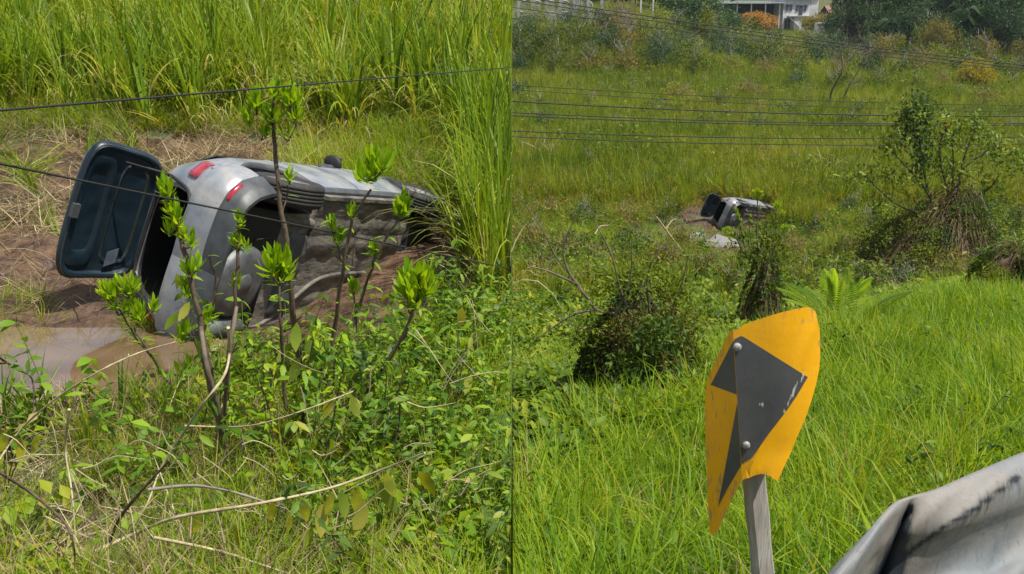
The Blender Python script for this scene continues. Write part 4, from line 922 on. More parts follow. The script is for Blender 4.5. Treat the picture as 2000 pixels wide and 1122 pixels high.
# lush sword-leaf tufts in front of the puddle, each a plant of its own
def sword(label, px, py, Y, n, h, spread, w=.022, tone=(.15, .6), group='lush grass tufts in front of the puddle', straw=4):
    b = at(px, py, Y); b.z = float(zL(b.x, b.y)); dz = 0; nm = NM(); a = U(0, 6.28, n); r = .06*np.sqrt(U(0, 1, n))
    B = np.stack([r*np.cos(a), r*np.sin(a), -.03+0*r], -1)
    blades(nm, B, U(.6, 1.0, n)*h, U(.7, 1.1, n)*w, a, U(0, spread, n), U(.1, 1.1, n), 6, U(*tone, n))
    a = U(0, 6.28, straw); blades(nm, B[:straw], U(.5, .9, straw)*h, w*.7, a, U(.4, 1, straw), U(.4, 1.2, straw), 5, U(.95, 1.3, straw))
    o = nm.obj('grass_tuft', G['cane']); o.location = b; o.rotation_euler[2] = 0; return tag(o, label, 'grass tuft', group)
for lab, x, y, Y, n, h, sp in [('tall grass tuft left of the puddle front', 85, 930, 6.0, 26, .62, .35), ('bright grass tuft under the puddle, second from the left edge', 195, 990, 5.8, 26, .5, .3),
        ('grass tuft leaning right under the puddle middle', 245, 900, 6.2, 30, .55, .5), ('wide grass tuft below the right end of the puddle', 305, 900, 6.2, 24, .6, .6), ('dark grass tuft beside the crooked sapling foot', 345, 880, 6.3, 22, .55, .4),
        ('sparse tuft at the puddle left corner', 12, 880, 6.2, 18, .6, .4), ('long bladed tuft between the saplings', 505, 800, 6.5, 22, .6, .5), ('low tuft right of the weed with dark leaves', 690, 820, 6.4, 22, .5, .5)]:
    sword(lab, x, y, Y, n, h, sp)
for i, (x, Y, n, h) in enumerate([(915, 10.6, 26, 1.9), (945, 9.6, 28, 2.1), (974, 9.2, 20, 2.1), (935, 9.0, 24, 1.6), (905, 11.8, 20, 1.7), (955, 8.6, 18, 1.5)]):
    xx = at(x, 500, Y).x; b = Vector((xx, Y, float(zL(xx, Y)))); px, py = topx(b)
    o = sword('tall reed clump right of the overturned car', px, py, Y, n, h, .18, .045, (.2, .7), 'tall reeds right of the overturned car', 8)
    o.data.transform(Matrix.Scale(.45, 4, (1, 0, 0))); 
for i, (x, Y) in enumerate([(60, 16.5), (130, 16.0), (205, 16.2), (255, 16.6), (310, 16.0), (375, 17), (425, 16), (520, 17), (640, 16.5), (700, 17.5), (770, 15.6), (10, 15.8)]):
    xx = at(x, 200, Y).x; b = Vector((xx, Y, float(zL(xx, Y)))); px, py = topx(b)
    sword('big reed clump in the front row behind the overturned car', px, py, Y, 34, 1.5+.35*RNG.uniform(), .40, .055, (.1, .6), 'front row of reed clumps behind the car', 7)
# the two loose cables in front of the large car
def cable(name, label, a, b, r, sag=.0, parentless=True, group=None, mat='dark', n=30):
    a, b = Vector(a), Vector(b); t = np.linspace(0, 1, n)[:, None]
    P = np.array(a)*(1-t)+np.array(b)*t; P[:, 2] -= sag*4*(t*(1-t))[:, 0]
    nm = NM(); tube(nm, P, r, r, 6); o = nm.obj(name, G[mat], off=a); o.location = a; return tag(o, label, 'cable', group)
cable('power_cable', 'black cable crossing above the overturned car, rising to the right', at(-60, 221, 3.9), Vector((-.01, 12.0, at(999, 132, 12.0).z)), .0056)
cable('power_cable', 'black cable sagging down to the right across the overturned car', at(-60, 308, 4.1), Vector((-.01, 8.6, at(999, 526, 8.6).z)), .0056)

# ---------------------------------------------------------------- bushes and trees of the valley
def crown_mesh(name, mat, n, size, seed, lobes=9, flat=1.0, open_=.25, tone=(.1, .9), tris=False):
    """unit crown (radius ~1, height ~1.6 from z=0): leaf clumps on lumpy lobes"""
    rng = np.random.default_rng(seed); nm = NM()
    C = rng.normal(0, 1, (lobes, 3)); C /= np.linalg.norm(C, axis=1)[:, None]; C = C*rng.uniform(.3, .75, (lobes, 1)); C[:, 2] = np.abs(C[:, 2])*.9*flat+.45*flat
    R = rng.uniform(.28, .55, lobes)
    k = rng.integers(0, lobes, n); d = rng.normal(0, 1, (n, 3)); d /= np.linalg.norm(d, axis=1)[:, None]
    sub = d*rng.uniform(.5, 1.08, (n, 1))**.6
    P = C[k]+sub*R[k][:, None]*np.array([1, 1, .85*flat]); P += rng.normal(0, .03, P.shape)
    keep = np.sin(P[:, 0]*7+seed)*np.sin(P[:, 1]*6)*np.sin(P[:, 2]*8+1) > -open_*2; P, d, k = P[keep], d[keep], k[keep]; n = len(P)
    dd = d+rng.normal(0, .9, (n, 3)); lt = rng.uniform(-.15, .15, lobes)
    leaves(nm, P, dd, np.array([0, 0, 1.])+rng.normal(0, .5, (n, 3)), rng.uniform(.6, 1.3, n)*size, rng.uniform(.45, .8, n)*size, .2, rng.uniform(*tone, n)+lt[k])
    return nm.mesh(name, mat)
def trunk_mesh(name, mat, h, r, seed, limbs=6, reach=.8, lean=0.0, bare_=0):
    rng = np.random.default_rng(seed); nm = NM()
    P = catmull([(0, 0, -.3), (lean*.2, 0, h*.3), (lean*.6+rng.normal(0, .03), rng.normal(0, .05), h*.65), (lean, 0, h)], 5); tube(nm, P, r, r*.35, 7, wob=.05)
    def limb(p, d, l, rr, lev):
        d = Vector(d).normalized(); q = [np.array(p)]
        for i in range(3):
            d = (d+Vector(rng.normal(0, .22, 3))+Vector((0, 0, .12))).normalized(); q.append(q[-1]+np.array(d)*l/3)
        C = catmull(q, 3); tube(nm, C, rr, rr*.35, 5)
        if lev > 0:
            for j in range(rng.integers(2, 4)):
                i = rng.integers(3, len(C)); limb(C[i], Vector(d)+Vector(rng.normal(0, .7, 3)), l*.6, rr*.5, lev-1)
    for j in range(limbs):
        i = rng.integers(len(P)//2, len(P)); a = rng.uniform(0, 6.28); limb(P[i], (math.cos(a), math.sin(a), rng.uniform(.3, 1.2)), reach*rng.uniform(.6, 1.1), r*.4, bare_)
    return nm.mesh(name, mat)
BUSH = [crown_mesh('crown', G['bush'], 1500, .075, 20+i, lobes=8+i % 4, tone=(.1, .85)) for i in range(7)]
BSTEM = [trunk_mesh('stem', G['grey_bark'], .8, .03, 60+i, 7, .5, bare_=1) for i in range(3)]
TREE = [crown_mesh('crown', G['forest'], 5200, .078, 40+i, lobes=18, open_=.22, tone=(.05, .9)) for i in range(6)]
TTRUNK = [trunk_mesh('trunk', G['bark'], 1.0, .045, 80+i, 7, .6) for i in range(3)]
def plant(name, label, cat, group, pos, w, h, crown, stem, mat=None, rz=None, sm='crown', depth=None, lift=0.0, stemname='trunk', trunk_h=None):
    root = thing(name, label, cat, pos, group); root.rotation_euler[2] = RNG.uniform(0, 6.28) if rz is None else rz
    o = bpy.data.objects.new('crown', crown); COL.objects.link(o); o.parent = root; o.scale = (w/2, (depth or w)/2, h/1.55*(1-lift)); o.location.z = h*lift-.15*h*(lift == 0)
    t = bpy.data.objects.new(stemname, stem); COL.objects.link(t); t.parent = root; s = trunk_h or h*(.6+lift*.4); t.scale = (s, s, s)
    if mat:
        o.material_slots[0].link = 'OBJECT'; o.material_slots[0].material = G[mat]
    return root
def bpx(px, base, wpx, hpx, back=0):
    """ground point under a pixel, with the real width and height that span wpx x hpx there"""
    p = hit(px, base); d = p.y*CP-p.z*SP; return p, wpx*d/FPX, hpx*d/FPX
# bushes on the slope under the wall and houses, and in the scrub belt
rngb = np.random.default_rng(5)
def bushrow(spec, label, group, mats=('bush',), tall=1.0, add=0.0):
    for (x, y, w, h) in spec:
        p, W, H = bpx(x, y, w, h); m = mats[int(rngb.integers(len(mats)))]
        if p.x-W*.5 < 0 and p.y < 60: continue
        plant('bush', label, 'bush', group, p, W*1.2, H*1.9*tall+add, BUSH[int(rngb.integers(7))], BSTEM[int(rngb.integers(3))], m if m != 'bush' else None, stemname='stem')
SC = 1.5
L1 = 'olive green bush on the slope under the lattice wall, one of many there'
bushrow([(x+rngb.normal(0, 6), y+rngb.normal(0, 3), rngb.uniform(55, 90), rngb.uniform(34, 52)) for y, xs in ((62, range(1050, 1400, 56)), (84, range(1020, 1460, 60)), (108, range(1010, 1500, 56)), (128, range(1030, 1520, 64)), (146, range(1010, 1540, 70))) for x in xs], L1, 'bushes on the slope under the lattice wall', ('bush', 'bush', 'forest', 'olive', 'bush'))
L2 = 'loose scrubby bush in the belt below the houses and forest, one of many there'
bushrow([(x+rngb.normal(0, 8), y+rngb.normal(0, 3), rngb.uniform(50, 85), rngb.uniform(34, 60)) for y, xs in ((112, range(1500, 2020, 62)), (134, range(1480, 2020, 58)), (160, range(1500, 2020, 62)), (190, range(1560, 2010, 70))) for x in xs], L2, 'scrub bushes below the houses and forest', ('bush', 'bush', 'olive', 'forest'))
bushrow([(rngb.uniform(1010, 2000), rngb.uniform(180, 350), rngb.uniform(36, 80), rngb.uniform(9, 16)) for _ in range(34)], 'low brownish olive scrub patch standing among the tall reeds of the valley', 'scrub patches among the valley reeds', ('olive', 'bush', 'olive'), add=1.3)
def one(name, label, cat, x, y, w, h, mat, crown=None, **k):
    p, W, H = bpx(x, y, w, h); return plant(name, label, cat, None, p, W, H, crown or BUSH[int(rngb.integers(7))], BSTEM[0], mat, stemname='stem', **k)
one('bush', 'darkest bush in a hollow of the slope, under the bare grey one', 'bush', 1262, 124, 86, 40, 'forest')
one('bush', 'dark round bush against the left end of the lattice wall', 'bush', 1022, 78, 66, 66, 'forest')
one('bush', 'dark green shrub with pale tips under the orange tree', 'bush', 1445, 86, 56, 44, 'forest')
bushrow([(x+rngb.normal(0, 16), y+rngb.normal(0, 5), rngb.uniform(50, 110), rngb.uniform(14, 26)) for y, xs in ((206, range(1030, 2000, 105)), (236, range(1020, 2000, 130)), (276, range(1060, 1990, 150))) for x in xs], 'loose green scrub bush rising above the valley reeds, one of many', 'green scrub among the valley reeds', ('bush', 'bush', 'olive', 'forest'), add=1.6)
SCRUB = [(1040, 395, 90, 30), (1110, 372, 80, 30), (1190, 400, 110, 40), (1262, 392, 90, 40), (1330, 372, 60, 34), (1070, 440, 90, 34), (1150, 452, 80, 40), (1225, 450, 90, 42), (1300, 440, 60, 38), (1330, 490, 56, 36), (1040, 498, 80, 44), (1110, 520, 70, 40), (1240, 500, 80, 40), (1300, 545, 80, 44), (1060, 560, 80, 44), (1380, 560, 70, 36), (1420, 600, 60, 44),
 (1545, 520, 60, 40), (1590, 480, 70, 40), (1640, 520, 70, 40), (1560, 590, 70, 50), (1680, 590, 80, 40), (1760, 590, 90, 36), (1850, 580, 80, 34), (1930, 520, 60, 50), (1985, 470, 60, 50), (1600, 400, 60, 30), (1660, 430, 60, 34), (1580, 350, 70, 26), (1990, 400, 60, 40), (1500, 360, 50, 20), (1700, 470, 50, 40)]
for x, y, w, h in SCRUB:
    p, W, H = bpx(x, y, w, h); k = int(rngb.integers(4)); nm_ = ['yellowish twiggy bush', 'green loose bush', 'dark small leaved bush', 'olive tangled bush'][k]
    where = 'left of the tiny car' if x < 1360 and y < 480 else ('near the vine covered bush' if x < 1430 else ('beyond the yellow marker' if x < 1700 else 'round the vine draped tree'))
    plant('bush', nm_+' in the valley scrub '+where, 'bush', 'valley scrub '+where, p, W*1.25, H*1.3+.9, BUSH[int(rngb.integers(7))], BSTEM[int(rngb.integers(3))], ['olive', None, 'forest', 'olive'][k] if k else 'olive', stemname='stem')
# forest at the top right
fo = [(1030, 20, 80, 60), (1080, 22, 80, 56), (1125, 24, 80, 60), (1160, 24, 70, 30), (1240, 24, 80, 36), (1330, 22, 90, 40), (1400, 20, 90, 44), (1620, 34, 90, 60), (1200, 30, 70, 40), (1560, 30, 90, 70), (1470, 20, 90, 60), (1290, 26, 90, 60), (1640, 84, 80, 60), (1735, 96, 90, 70), (1850, 108, 90, 70), (1915, 108, 90, 80), (1965, 112, 100, 80), (1690, 88, 80, 70), (1780, 104, 80, 70), (1655, 78, 90, 130), (1712, 86, 110, 150), (1770, 94, 100, 120), (1880, 102, 110, 140), (1935, 96, 110, 130), (1985, 104, 120, 120), (2030, 100, 100, 130), (1800, 60, 150, 170), (1910, 60, 150, 170), (1700, 45, 140, 140), (2000, 64, 160, 180), (1850, 70, 130, 110), (1960, 40, 150, 160)]
for i, (x, y, w, h) in enumerate(fo):
    p = hit(x, max(y, 62)); 
    yb = 176 if x < 1440 else 285
    if y < 66: p = Vector((at(x, y, yb).x, yb, float(zR(at(x, y, yb).x, yb))))
    d = p.y*CP-p.z*SP; plant('forest_tree', 'tall dark green tree in the dense forest edge at the top right', 'tree', 'trees of the forest edge', p, w*d/FPX*1.15, h*d/FPX*1.45, TREE[i % 6], TTRUNK[i % 3], lift=.06)
def tree1(label, x, y, w, h, mat, lift=.15, ci=0, cat='tree', name='tree'):
    p, W, H = bpx(x, y, w, h); return plant(name, label, cat, None, p, W, H, TREE[ci], TTRUNK[ci % 3], mat, lift=lift)
tree1('large dark spreading tree left of the open shed', 1360, 62, 150, 90, 'forest', .05, 1)
tree1('smaller dark tree tucked under the left edge of the shed roof', 1425, 60, 60, 44, 'forest', .05, 2)
tree1('bushy tree covered in orange blossom in front of the shed', 1482, 66, 100, 46, 'orange', .14, 3)
tree1('golden leaved tree standing out against the dark forest', 1826, 116, 80, 90, 'olive', .10, 4)
tree1('small tree with sparse yellow leaves at the forest foot', 1738, 108, 60, 46, 'gold', .15, 5)
tree1('bright yellow crowned tree in the scrub at the right', 1900, 190, 86, 84, 'gold', .10, 0)
tree1('brownish feathery tree beside the white house', 1596, 70, 84, 52, 'olive', .10, 2)
# bare trees
def bare_tree(label, x, y, hpx, lean=0., seed=1, r=.03, limbs=9, mat='grey_bark', reach=.45, lev=2):
    p = hit(x, y); d = p.y*CP-p.z*SP; H = hpx*d/FPX
    root = thing('bare_tree', label, 'tree', p); o = bpy.data.objects.new('trunk', trunk_mesh('trunk', G[mat], 1.0, r, seed, limbs, reach, lean, lev)); COL.objects.link(o); o.parent = root; o.scale = (H, H, H); return root
bare_tree('slim upright leafless tree, left of the leaning one', 1617, 232, 150, .05, 3, .017, 6, 'bark', .4, 2)
bare_tree('leaning leafless tree, its top to the right', 1634, 230, 125, .42, 4, .018, 4, 'bark', .25, 2)
bare_tree('short hooked bare sapling in the reeds, left of the two bare trees', 1472, 220, 52, .2, 5, .02, 3, 'bark')
bare_tree('pale bare branching tree above the low tiled roof', 1690, 62, 90, 0, 6, .03, 16, 'grey_bark', .5, 2)
bare_tree('greyish leafless bush on the slope under the lattice wall', 1226, 100, 62, 0, 7, .02, 26, 'grey_bark', .45, 2)
bare_tree('thin bare shrub among the scrub, right of the leaning tree', 1765, 150, 34, 0, 8, .03, 18, 'grey_bark', .5, 2)
# palms
def palm(label, x, y, hpx, wpx, seed):
    rng = np.random.default_rng(seed); p = hit(x, y); d = p.y*CP-p.z*SP; H = hpx*d/FPX; R = wpx*d/FPX/2
    root = thing('palm_tree', label, 'palm tree', p); nm = NM(); tube(nm, catmull([(0, 0, -.3), (.1, 0, H*.5), (0, 0, H*.8)], 5), .2, .14, 8); nm.obj('trunk', G['grey_bark'], root)
    for k in range(15):
        a = k*2.4; e = rng.uniform(-.2, 1.1); nm = NM()
        C = catmull([(0, 0, H*.8), (R*.45*math.cos(a), R*.45*math.sin(a), H*.8+R*(.25+.35*e)), (R*math.cos(a), R*math.sin(a), H*.8+R*(-.35+.5*e))], 6); tube(nm, C, .04, .015, 4)
        n = 34; t = np.linspace(.15, 1, n)*(len(C)-1); i = np.minimum(t.astype(int), len(C)-2); q = C[i]+(C[i+1]-C[i])*(t-i)[:, None]
        T = C[-1]-C[0]; T /= np.linalg.norm(T); S = np.cross(T, [0, 0, 1.]); S /= np.linalg.norm(S)
        for s in (-1, 1): leaves(nm, q, S*s+T*.5+np.array([0, 0, -.45]), np.broadcast_to([0, 0, 1.], (n, 3)), R*.38*np.sin(np.linspace(.5, 2.9, n)), R*.05, .1, .6)
        nm.obj('frond', G['forest'], root)
palm('palm with drooping fronds in the forest, right of the golden tree', 1876, 108, 92, 80, 1)
palm('smaller palm in the forest above the small yellow tree', 1736, 104, 66, 56, 2)
palm('palm half hidden at the forest top, far right', 1968, 104, 84, 70, 3)
# ---------------------------------------------------------------- vine covered mounds
def mound(name, label, cat, p, w, h, n_str=500, n_leaf=900, leaf=.07, peak=(0, 0), power=1.6, lt=(0, .5), seed=0, strawtone=(.05, .6), sw=.012, puffs=14, lmat='cover'):
    rng = np.random.default_rng(seed); root = thing(name, label, cat, p)
    def surf(r, a):
        q = 1-np.clip(r, 0, 1)**power
        return h*q*(1+.18*np.sin(2*a+seed)*r+.16*np.sin(3*a+seed*2+3*r)+.10*np.sin(7*a+6*r+seed)+.08*np.sin(13*a))*.95
    nm = NM(); a = np.linspace(0, 2*np.pi, 32, endpoint=False); rows = []
    for r in np.linspace(.03, 1, 10):
        q = surf(r, a)*.86; rr = r*.86*w/2*(1+.1*np.sin(4*a+seed)); rows.append(np.stack([rr*np.cos(a)+peak[0]*(1-r), rr*np.sin(a)+peak[1]*(1-r), q-.1], -1))
    nm.add(rows, grid_faces(10, 32, True)); nm.obj('core', G['mud'], root)
    nm = NM(); n = n_str; aa = rng.uniform(0, 6.28, n); r0 = rng.uniform(0, .85, n); L = rng.uniform(.25, .6, n); T = 7; pts_ = []
    for j in range(T):
        r = r0+(j/(T-1))*L*(.9 if True else 1); an = aa+rng.normal(0, .03, n)
        z = surf(np.minimum(r, 1.02), an)+.05*w*np.sin(j/(T-1)*3.14)*rng.uniform(.1, 1, n)
        pts_.append(np.stack([np.minimum(r, 1.05)*w/2*np.cos(an)*(1+.1*np.sin(4*an+seed))+peak[0]*(1-np.minimum(r, 1)), np.minimum(r, 1.05)*w/2*np.sin(an)+peak[1]*(1-np.minimum(r, 1)), z], -1))
    C = np.stack(pts_, 1); side = rng.normal(0, 1, (n, 1, 3)); side /= np.linalg.norm(side, axis=2, keepdims=True); ww = sw*rng.uniform(.5, 1.2, (n, 1, 1))
    V = np.stack([C-side*ww, C+side*ww], 2); k = 2*T; f = np.array([[2*i, 2*i+1, 2*i+3, 2*i+2] for i in range(T-1)])
    nm.add(V.reshape(-1, 3), (np.arange(n)[:, None, None]*k+f[None]).reshape(-1, 4), np.repeat(rng.uniform(*strawtone, n), k))
    n = n_str//2; aa = rng.uniform(0, 6.28, n); r = rng.uniform(0, .95, n); b = np.stack([r*w/2*np.cos(aa)+peak[0]*(1-r), r*w/2*np.sin(aa)+peak[1]*(1-r), surf(r, aa)*.95], -1)
    blades(nm, b, rng.uniform(.08, .24, n)*w*.8, sw*1.2, aa+rng.normal(0, .8, n), rng.uniform(.1, 1.2, n), rng.uniform(.4, 2.4, n), 5, rng.uniform(.3, 1.0, n))
    o = nm.obj('hanging_vines', G['straw'], root); o['kind'] = 'stuff'
    nm = NM(); n = n_leaf; aa = rng.uniform(0, 6.28, n); r = np.sqrt(rng.uniform(0, 1, n)); ok = np.sin(aa*4+seed)+np.sin(r*9+seed)+rng.normal(0, .6, n) > -.2; aa, r = aa[ok], r[ok]; n = len(r)
    P = np.stack([r*w/2*np.cos(aa)*(1+.1*np.sin(4*aa+seed))+peak[0]*(1-r), r*w/2*np.sin(aa)+peak[1]*(1-r), surf(r, aa)+rng.uniform(-.02, .08, n)*w*.3], -1)
    leaves(nm, P, np.stack([np.cos(aa), np.sin(aa), rng.uniform(-1, .3, n)], -1)+rng.normal(0, .5, (n, 3)), np.array([0, 0, 1.])+rng.normal(0, .4, (n, 3)), rng.uniform(.6, 1.3, n)*leaf, rng.uniform(.4, .7, n)*leaf, .2, rng.uniform(*lt, n))
    o = nm.obj('leaves', G[lmat], root); o['kind'] = 'stuff'
    for k in range(puffs):
        a_ = rng.uniform(0, 6.28); r_ = rng.uniform(.25, 1.05); W_ = w*rng.uniform(.22, .48); H_ = W_*rng.uniform(.6, 1.1)
        z_ = max(-.1, float(surf(np.array(min(r_, 1.)), np.array(a_)))-H_*.45)
        o = bpy.data.objects.new('leaf_clump', BUSH[int(rng.integers(7))]); COL.objects.link(o); o.parent = root; o.location = (r_*w/2*math.cos(a_)+peak[0]*(1-min(r_, 1)), r_*w/2*math.sin(a_), z_); o.scale = (W_/2, W_/2, H_/1.5); o.rotation_euler[2] = a_
        o.material_slots[0].link = 'OBJECT'; o.material_slots[0].material = G[[lmat, 'bush', 'forest', 'olive'][int(rng.integers(4))]]
    return root
def twigs(root, base, lst, Y, r=.012, mat='bark', name='branch'):
    for pth in lst:
        nm = NM(); P = catmull([np.array(at(x, y, Y)) for x, y in pth], 6); tube(nm, P, r, r*.35, 5); nm.obj(name, G[mat], root, off=base)
def leafy(root, base, spots, Y, leaf, mat, name='leaf_spray', tone=(.3, .95), d_=.5, seed=0):
    rng = np.random.default_rng(seed); nm = NM()
    for (x, y, w, h, n) in spots:
        s = Y*1.02/FPX; c = np.array(at(x, y, Y)); P = c+rng.normal(0, .36, (n, 3))*np.array([w*s/2, d_, h*s/2])*1.25
        leaves(nm, P, rng.normal(0, 1, (n, 3))+np.array([0, 0, .7]), rng.normal(0, 1, (n, 3)), rng.uniform(.6, 1.3, n)*leaf, rng.uniform(.3, .5, n)*leaf, .15, rng.uniform(*tone, n))
    o = nm.obj(name, G[mat], root, off=base); o['kind'] = 'stuff'; return o
p, W, H = bpx(1262, 800, 285, 300)
p.y += .45; p.z = float(zR(p.x, p.y))
m = mound('vine_covered_bush', 'broad dark bush smothered in hanging vines, left of the yellow marker', 'bush', p, W*.95, H*.70, 800, 5000, .055, power=1.9, seed=1, puffs=26, sw=.0032, strawtone=(0, .75), lt=(-.1, .6))
twigs(m, p, [[(1330, 700), (1260, 640), (1190, 655), (1130, 640), (1060, 600)], [(1290, 690), (1220, 620), (1165, 605), (1128, 555), (1085, 500), (1060, 450), (1012, 380)], [(1150, 585), (1118, 545), (1100, 490), (1125, 420)], [(1128, 555), (1070, 530), (1030, 520)], [(1240, 640), (1210, 560), (1195, 500), (1160, 430)], [(1270, 620), (1265, 540), (1290, 480)], [(1165, 605), (1120, 615), (1080, 640), (1045, 665)], [(1200, 620), (1230, 545), (1235, 470)], [(1300, 640), (1330, 560), (1345, 500)]], p.y-.2, .012)
leafy(m, p, [(1180, 560, 90, 60, 260), (1230, 540, 90, 70, 300), (1310, 560, 100, 80, 380), (1350, 620, 90, 90, 380), (1160, 640, 90, 70, 240), (1200, 700, 90, 80, 300), (1360, 690, 60, 70, 200), (1280, 520, 60, 40, 120)], p.y-.1, .05, 'bush', 'leaf_spray', (.2, .9), .3, 11)
leafy(m, p, [(1280, 660, 130, 110, 700), (1230, 720, 110, 90, 500), (1320, 740, 90, 60, 300)], p.y-.45, .06, 'broad', 'dark_creeper', (-.1, .5), .2, 12)
p, W, H = bpx(1484, 655, 100, 170)
m = mound('vine_covered_stump', 'narrow stump wrapped in dry vines between the tiny car and the yellow marker', 'stump', p, W*1.0, H*.86, 380, 2400, .07, power=2.2, seed=3, puffs=12, sw=.005, strawtone=(.1, .8))
twigs(m, p, [[(1482, 500), (1478, 450), (1484, 400)], [(1500, 520), (1520, 470), (1545, 440)], [(1465, 510), (1445, 480), (1440, 450)]], p.y, .02)
leafy(m, p, [(1470, 500, 70, 50, 220), (1515, 510, 50, 60, 160), (1500, 470, 70, 60, 160), (1445, 470, 40, 50, 70)], p.y, .09, 'bush', 'leaf_spray', (.3, .95), .3, 13)
p, W, H = bpx(1818, 548, 285, 345)
m = mound('vine_draped_tree', 'leafy tree growing from a big brown mound of hanging dry vines', 'tree', p, W*1.08, H*.48, 1700, 4200, .10, power=1.5, seed=5, puffs=20, sw=.008, peak=(.12*W, 0), strawtone=(-.05, .6), lt=(-.1, .45))
Yt = p.y
twigs(m, p, [[(1850, 440), (1815, 380), (1800, 300), (1790, 215)], [(1855, 420), (1862, 330), (1858, 260)], [(1865, 400), (1880, 320), (1905, 250)], [(1880, 400), (1930, 370), (1952, 340)], [(1850, 430), (1790, 415), (1745, 395), (1690, 345)], [(1860, 420), (1875, 340), (1935, 290), (1975, 270)], [(1835, 420), (1800, 360), (1745, 300)], [(1858, 400), (1835, 300), (1850, 240)]], Yt, .045, 'bark', 'limb')
leafy(m, p, [(1790, 215, 90, 56, 260), (1770, 250, 80, 50, 200), (1740, 290, 90, 60, 220), (1850, 270, 90, 60, 260), (1905, 250, 110, 60, 320), (1945, 290, 90, 60, 240), (1975, 320, 80, 60, 200), (1690, 345, 70, 40, 120), (1760, 350, 90, 60, 200), (1830, 330, 90, 80, 240), (1880, 350, 80, 80, 200), (1940, 360, 80, 70, 180), (1650, 350, 50, 30, 60), (1720, 400, 60, 60, 120), (1860, 240, 60, 40, 120), (1800, 400, 60, 60, 120)], Yt, .17, 'broad', d_=.7, seed=2)
leafy(m, p, [(1790, 235, 70, 110, 500), (1800, 300, 40, 120, 260)], Yt, .16, 'forest', 'dark_ivy', (.2, .8), .4, 3)
p, W, H = bpx(1975, 590, 190, 120)
mound('leafy_mound', 'dark leafy mound at the far right edge behind the bright grass', 'bush', p, W, H*.9, 300, 2200, .08, power=2, seed=8, sw=.005, lt=(0, .75))
# spiky cycad fern and the dead white branch
def fern(label, px, py, Y, n, L, up, mat='cover', name='fern'):
    b = at(px, py, Y); b.z = float(zR(b.x, b.y)); root = thing(name, label, 'fern', b)
    for k in range(n):
        a = k*2.4; e = RNG.uniform(*up); nm = NM()
        C = catmull([(0, 0, 0), (L*.5*math.cos(a)*math.cos(e), L*.5*math.sin(a)*math.cos(e), L*.5*math.sin(e)+.08*L), (L*math.cos(a)*math.cos(e), L*math.sin(a)*math.cos(e), L*math.sin(e)-.05*L)], 6); tube(nm, C, .006, .003, 4)
        m_ = 26; t = np.linspace(.1, 1, m_)*(len(C)-1); i = np.minimum(t.astype(int), len(C)-2); q = C[i]+(C[i+1]-C[i])*(t-i)[:, None]; T = C[-1]-C[0]; T /= np.linalg.norm(T); S = np.cross(T, [0, 0, 1.]); S /= np.linalg.norm(S)+1e-6
        for s in (-1, 1): leaves(nm, q, S*s+T*.6, np.broadcast_to([0, 0, 1.], (m_, 3)), L*.20*np.sin(np.linspace(.6, 3.0, m_)), L*.035, .1, RNG.uniform(.3, .9))
        nm.obj('frond', G[mat], root)
pf = hit(1640, 640); fern('yellow green upright fern just behind the top right corner of the marker', 1632, 650, pf.y, 11, 1.15, (.9, 1.45), 'sapl')
pf = hit(1640, 668); fern('dark spreading fern at the foot of the yellow green one', 1645, 668, pf.y, 12, 1.0, (.1, .8))
def rstrand(name, label, cat, path, Y, r, mat, group=None):
    b = at(*path[0], Y); nm = NM(); tube(nm, catmull([np.array(at(x, y, Y+.2*math.sin(i))) for i, (x, y) in enumerate(path)], 6), r, r*.5, 6); o = nm.obj(name, G[mat], off=b); o.location = b; return tag(o, label, cat, group)
rstrand('dead_branch', 'pale dead branch sloping up to the left of the tiny car', 'branch', [(1358, 524), (1335, 495), (1305, 455), (1282, 424)], 36, .05, 'vine')
rstrand('dead_branch', 'thin pale forked twig above the sloping dead branch', 'branch', [(1300, 448), (1312, 432), (1322, 428)], 36, .03, 'vine')
rstrand('dead_branch', 'pale arching dry vine left of the sloping dead branch', 'branch', [(1162, 458), (1172, 443), (1190, 440), (1205, 430)], 34, .03, 'vine')
rstrand('dead_branch', 'long pale twig lying below the stump and the tiny car', 'branch', [(1430, 560), (1470, 545), (1520, 535)], 24, .02, 'vine')
# ---------------------------------------------------------------- cables across the valley
for lab, a, b, Y, r in [('topmost cable crossing in front of the lattice wall and falling to the right', (1001, -22), (2010, 116), 60, .040), ('cable close under the topmost one', (1001, -14), (2010, 122), 60, .035), ('third sloping cable, just below the top pair', (1001, 2), (2010, 128), 62, .030),
        ('upper of two faint cables crossing the far reeds', (1001, 152), (2010, 192), 52, .022), ('lower of two faint cables crossing the far reeds', (1001, 161), (2010, 205), 52, .020),
        ('dark thick cable, first below the two faint ones', (1001, 183), (2010, 212), 48, .038), ('upper cable of the close middle pair', (1001, 205), (2010, 226), 48, .030), ('lower cable of the close middle pair', (1001, 211), (2010, 229), 48, .030),
        ('second lowest cable crossing above the tiny car', (1001, 241), (2010, 252), 47, .030), ('lowest cable crossing above the tiny car', (1001, 252), (2010, 266), 47, .026)]:
    A, B = at(*a, Y), at(*b, Y); d = (B-A)*.35
    cable('overhead_cable', lab, A-d, B+d, r*.78, .55, group=None)
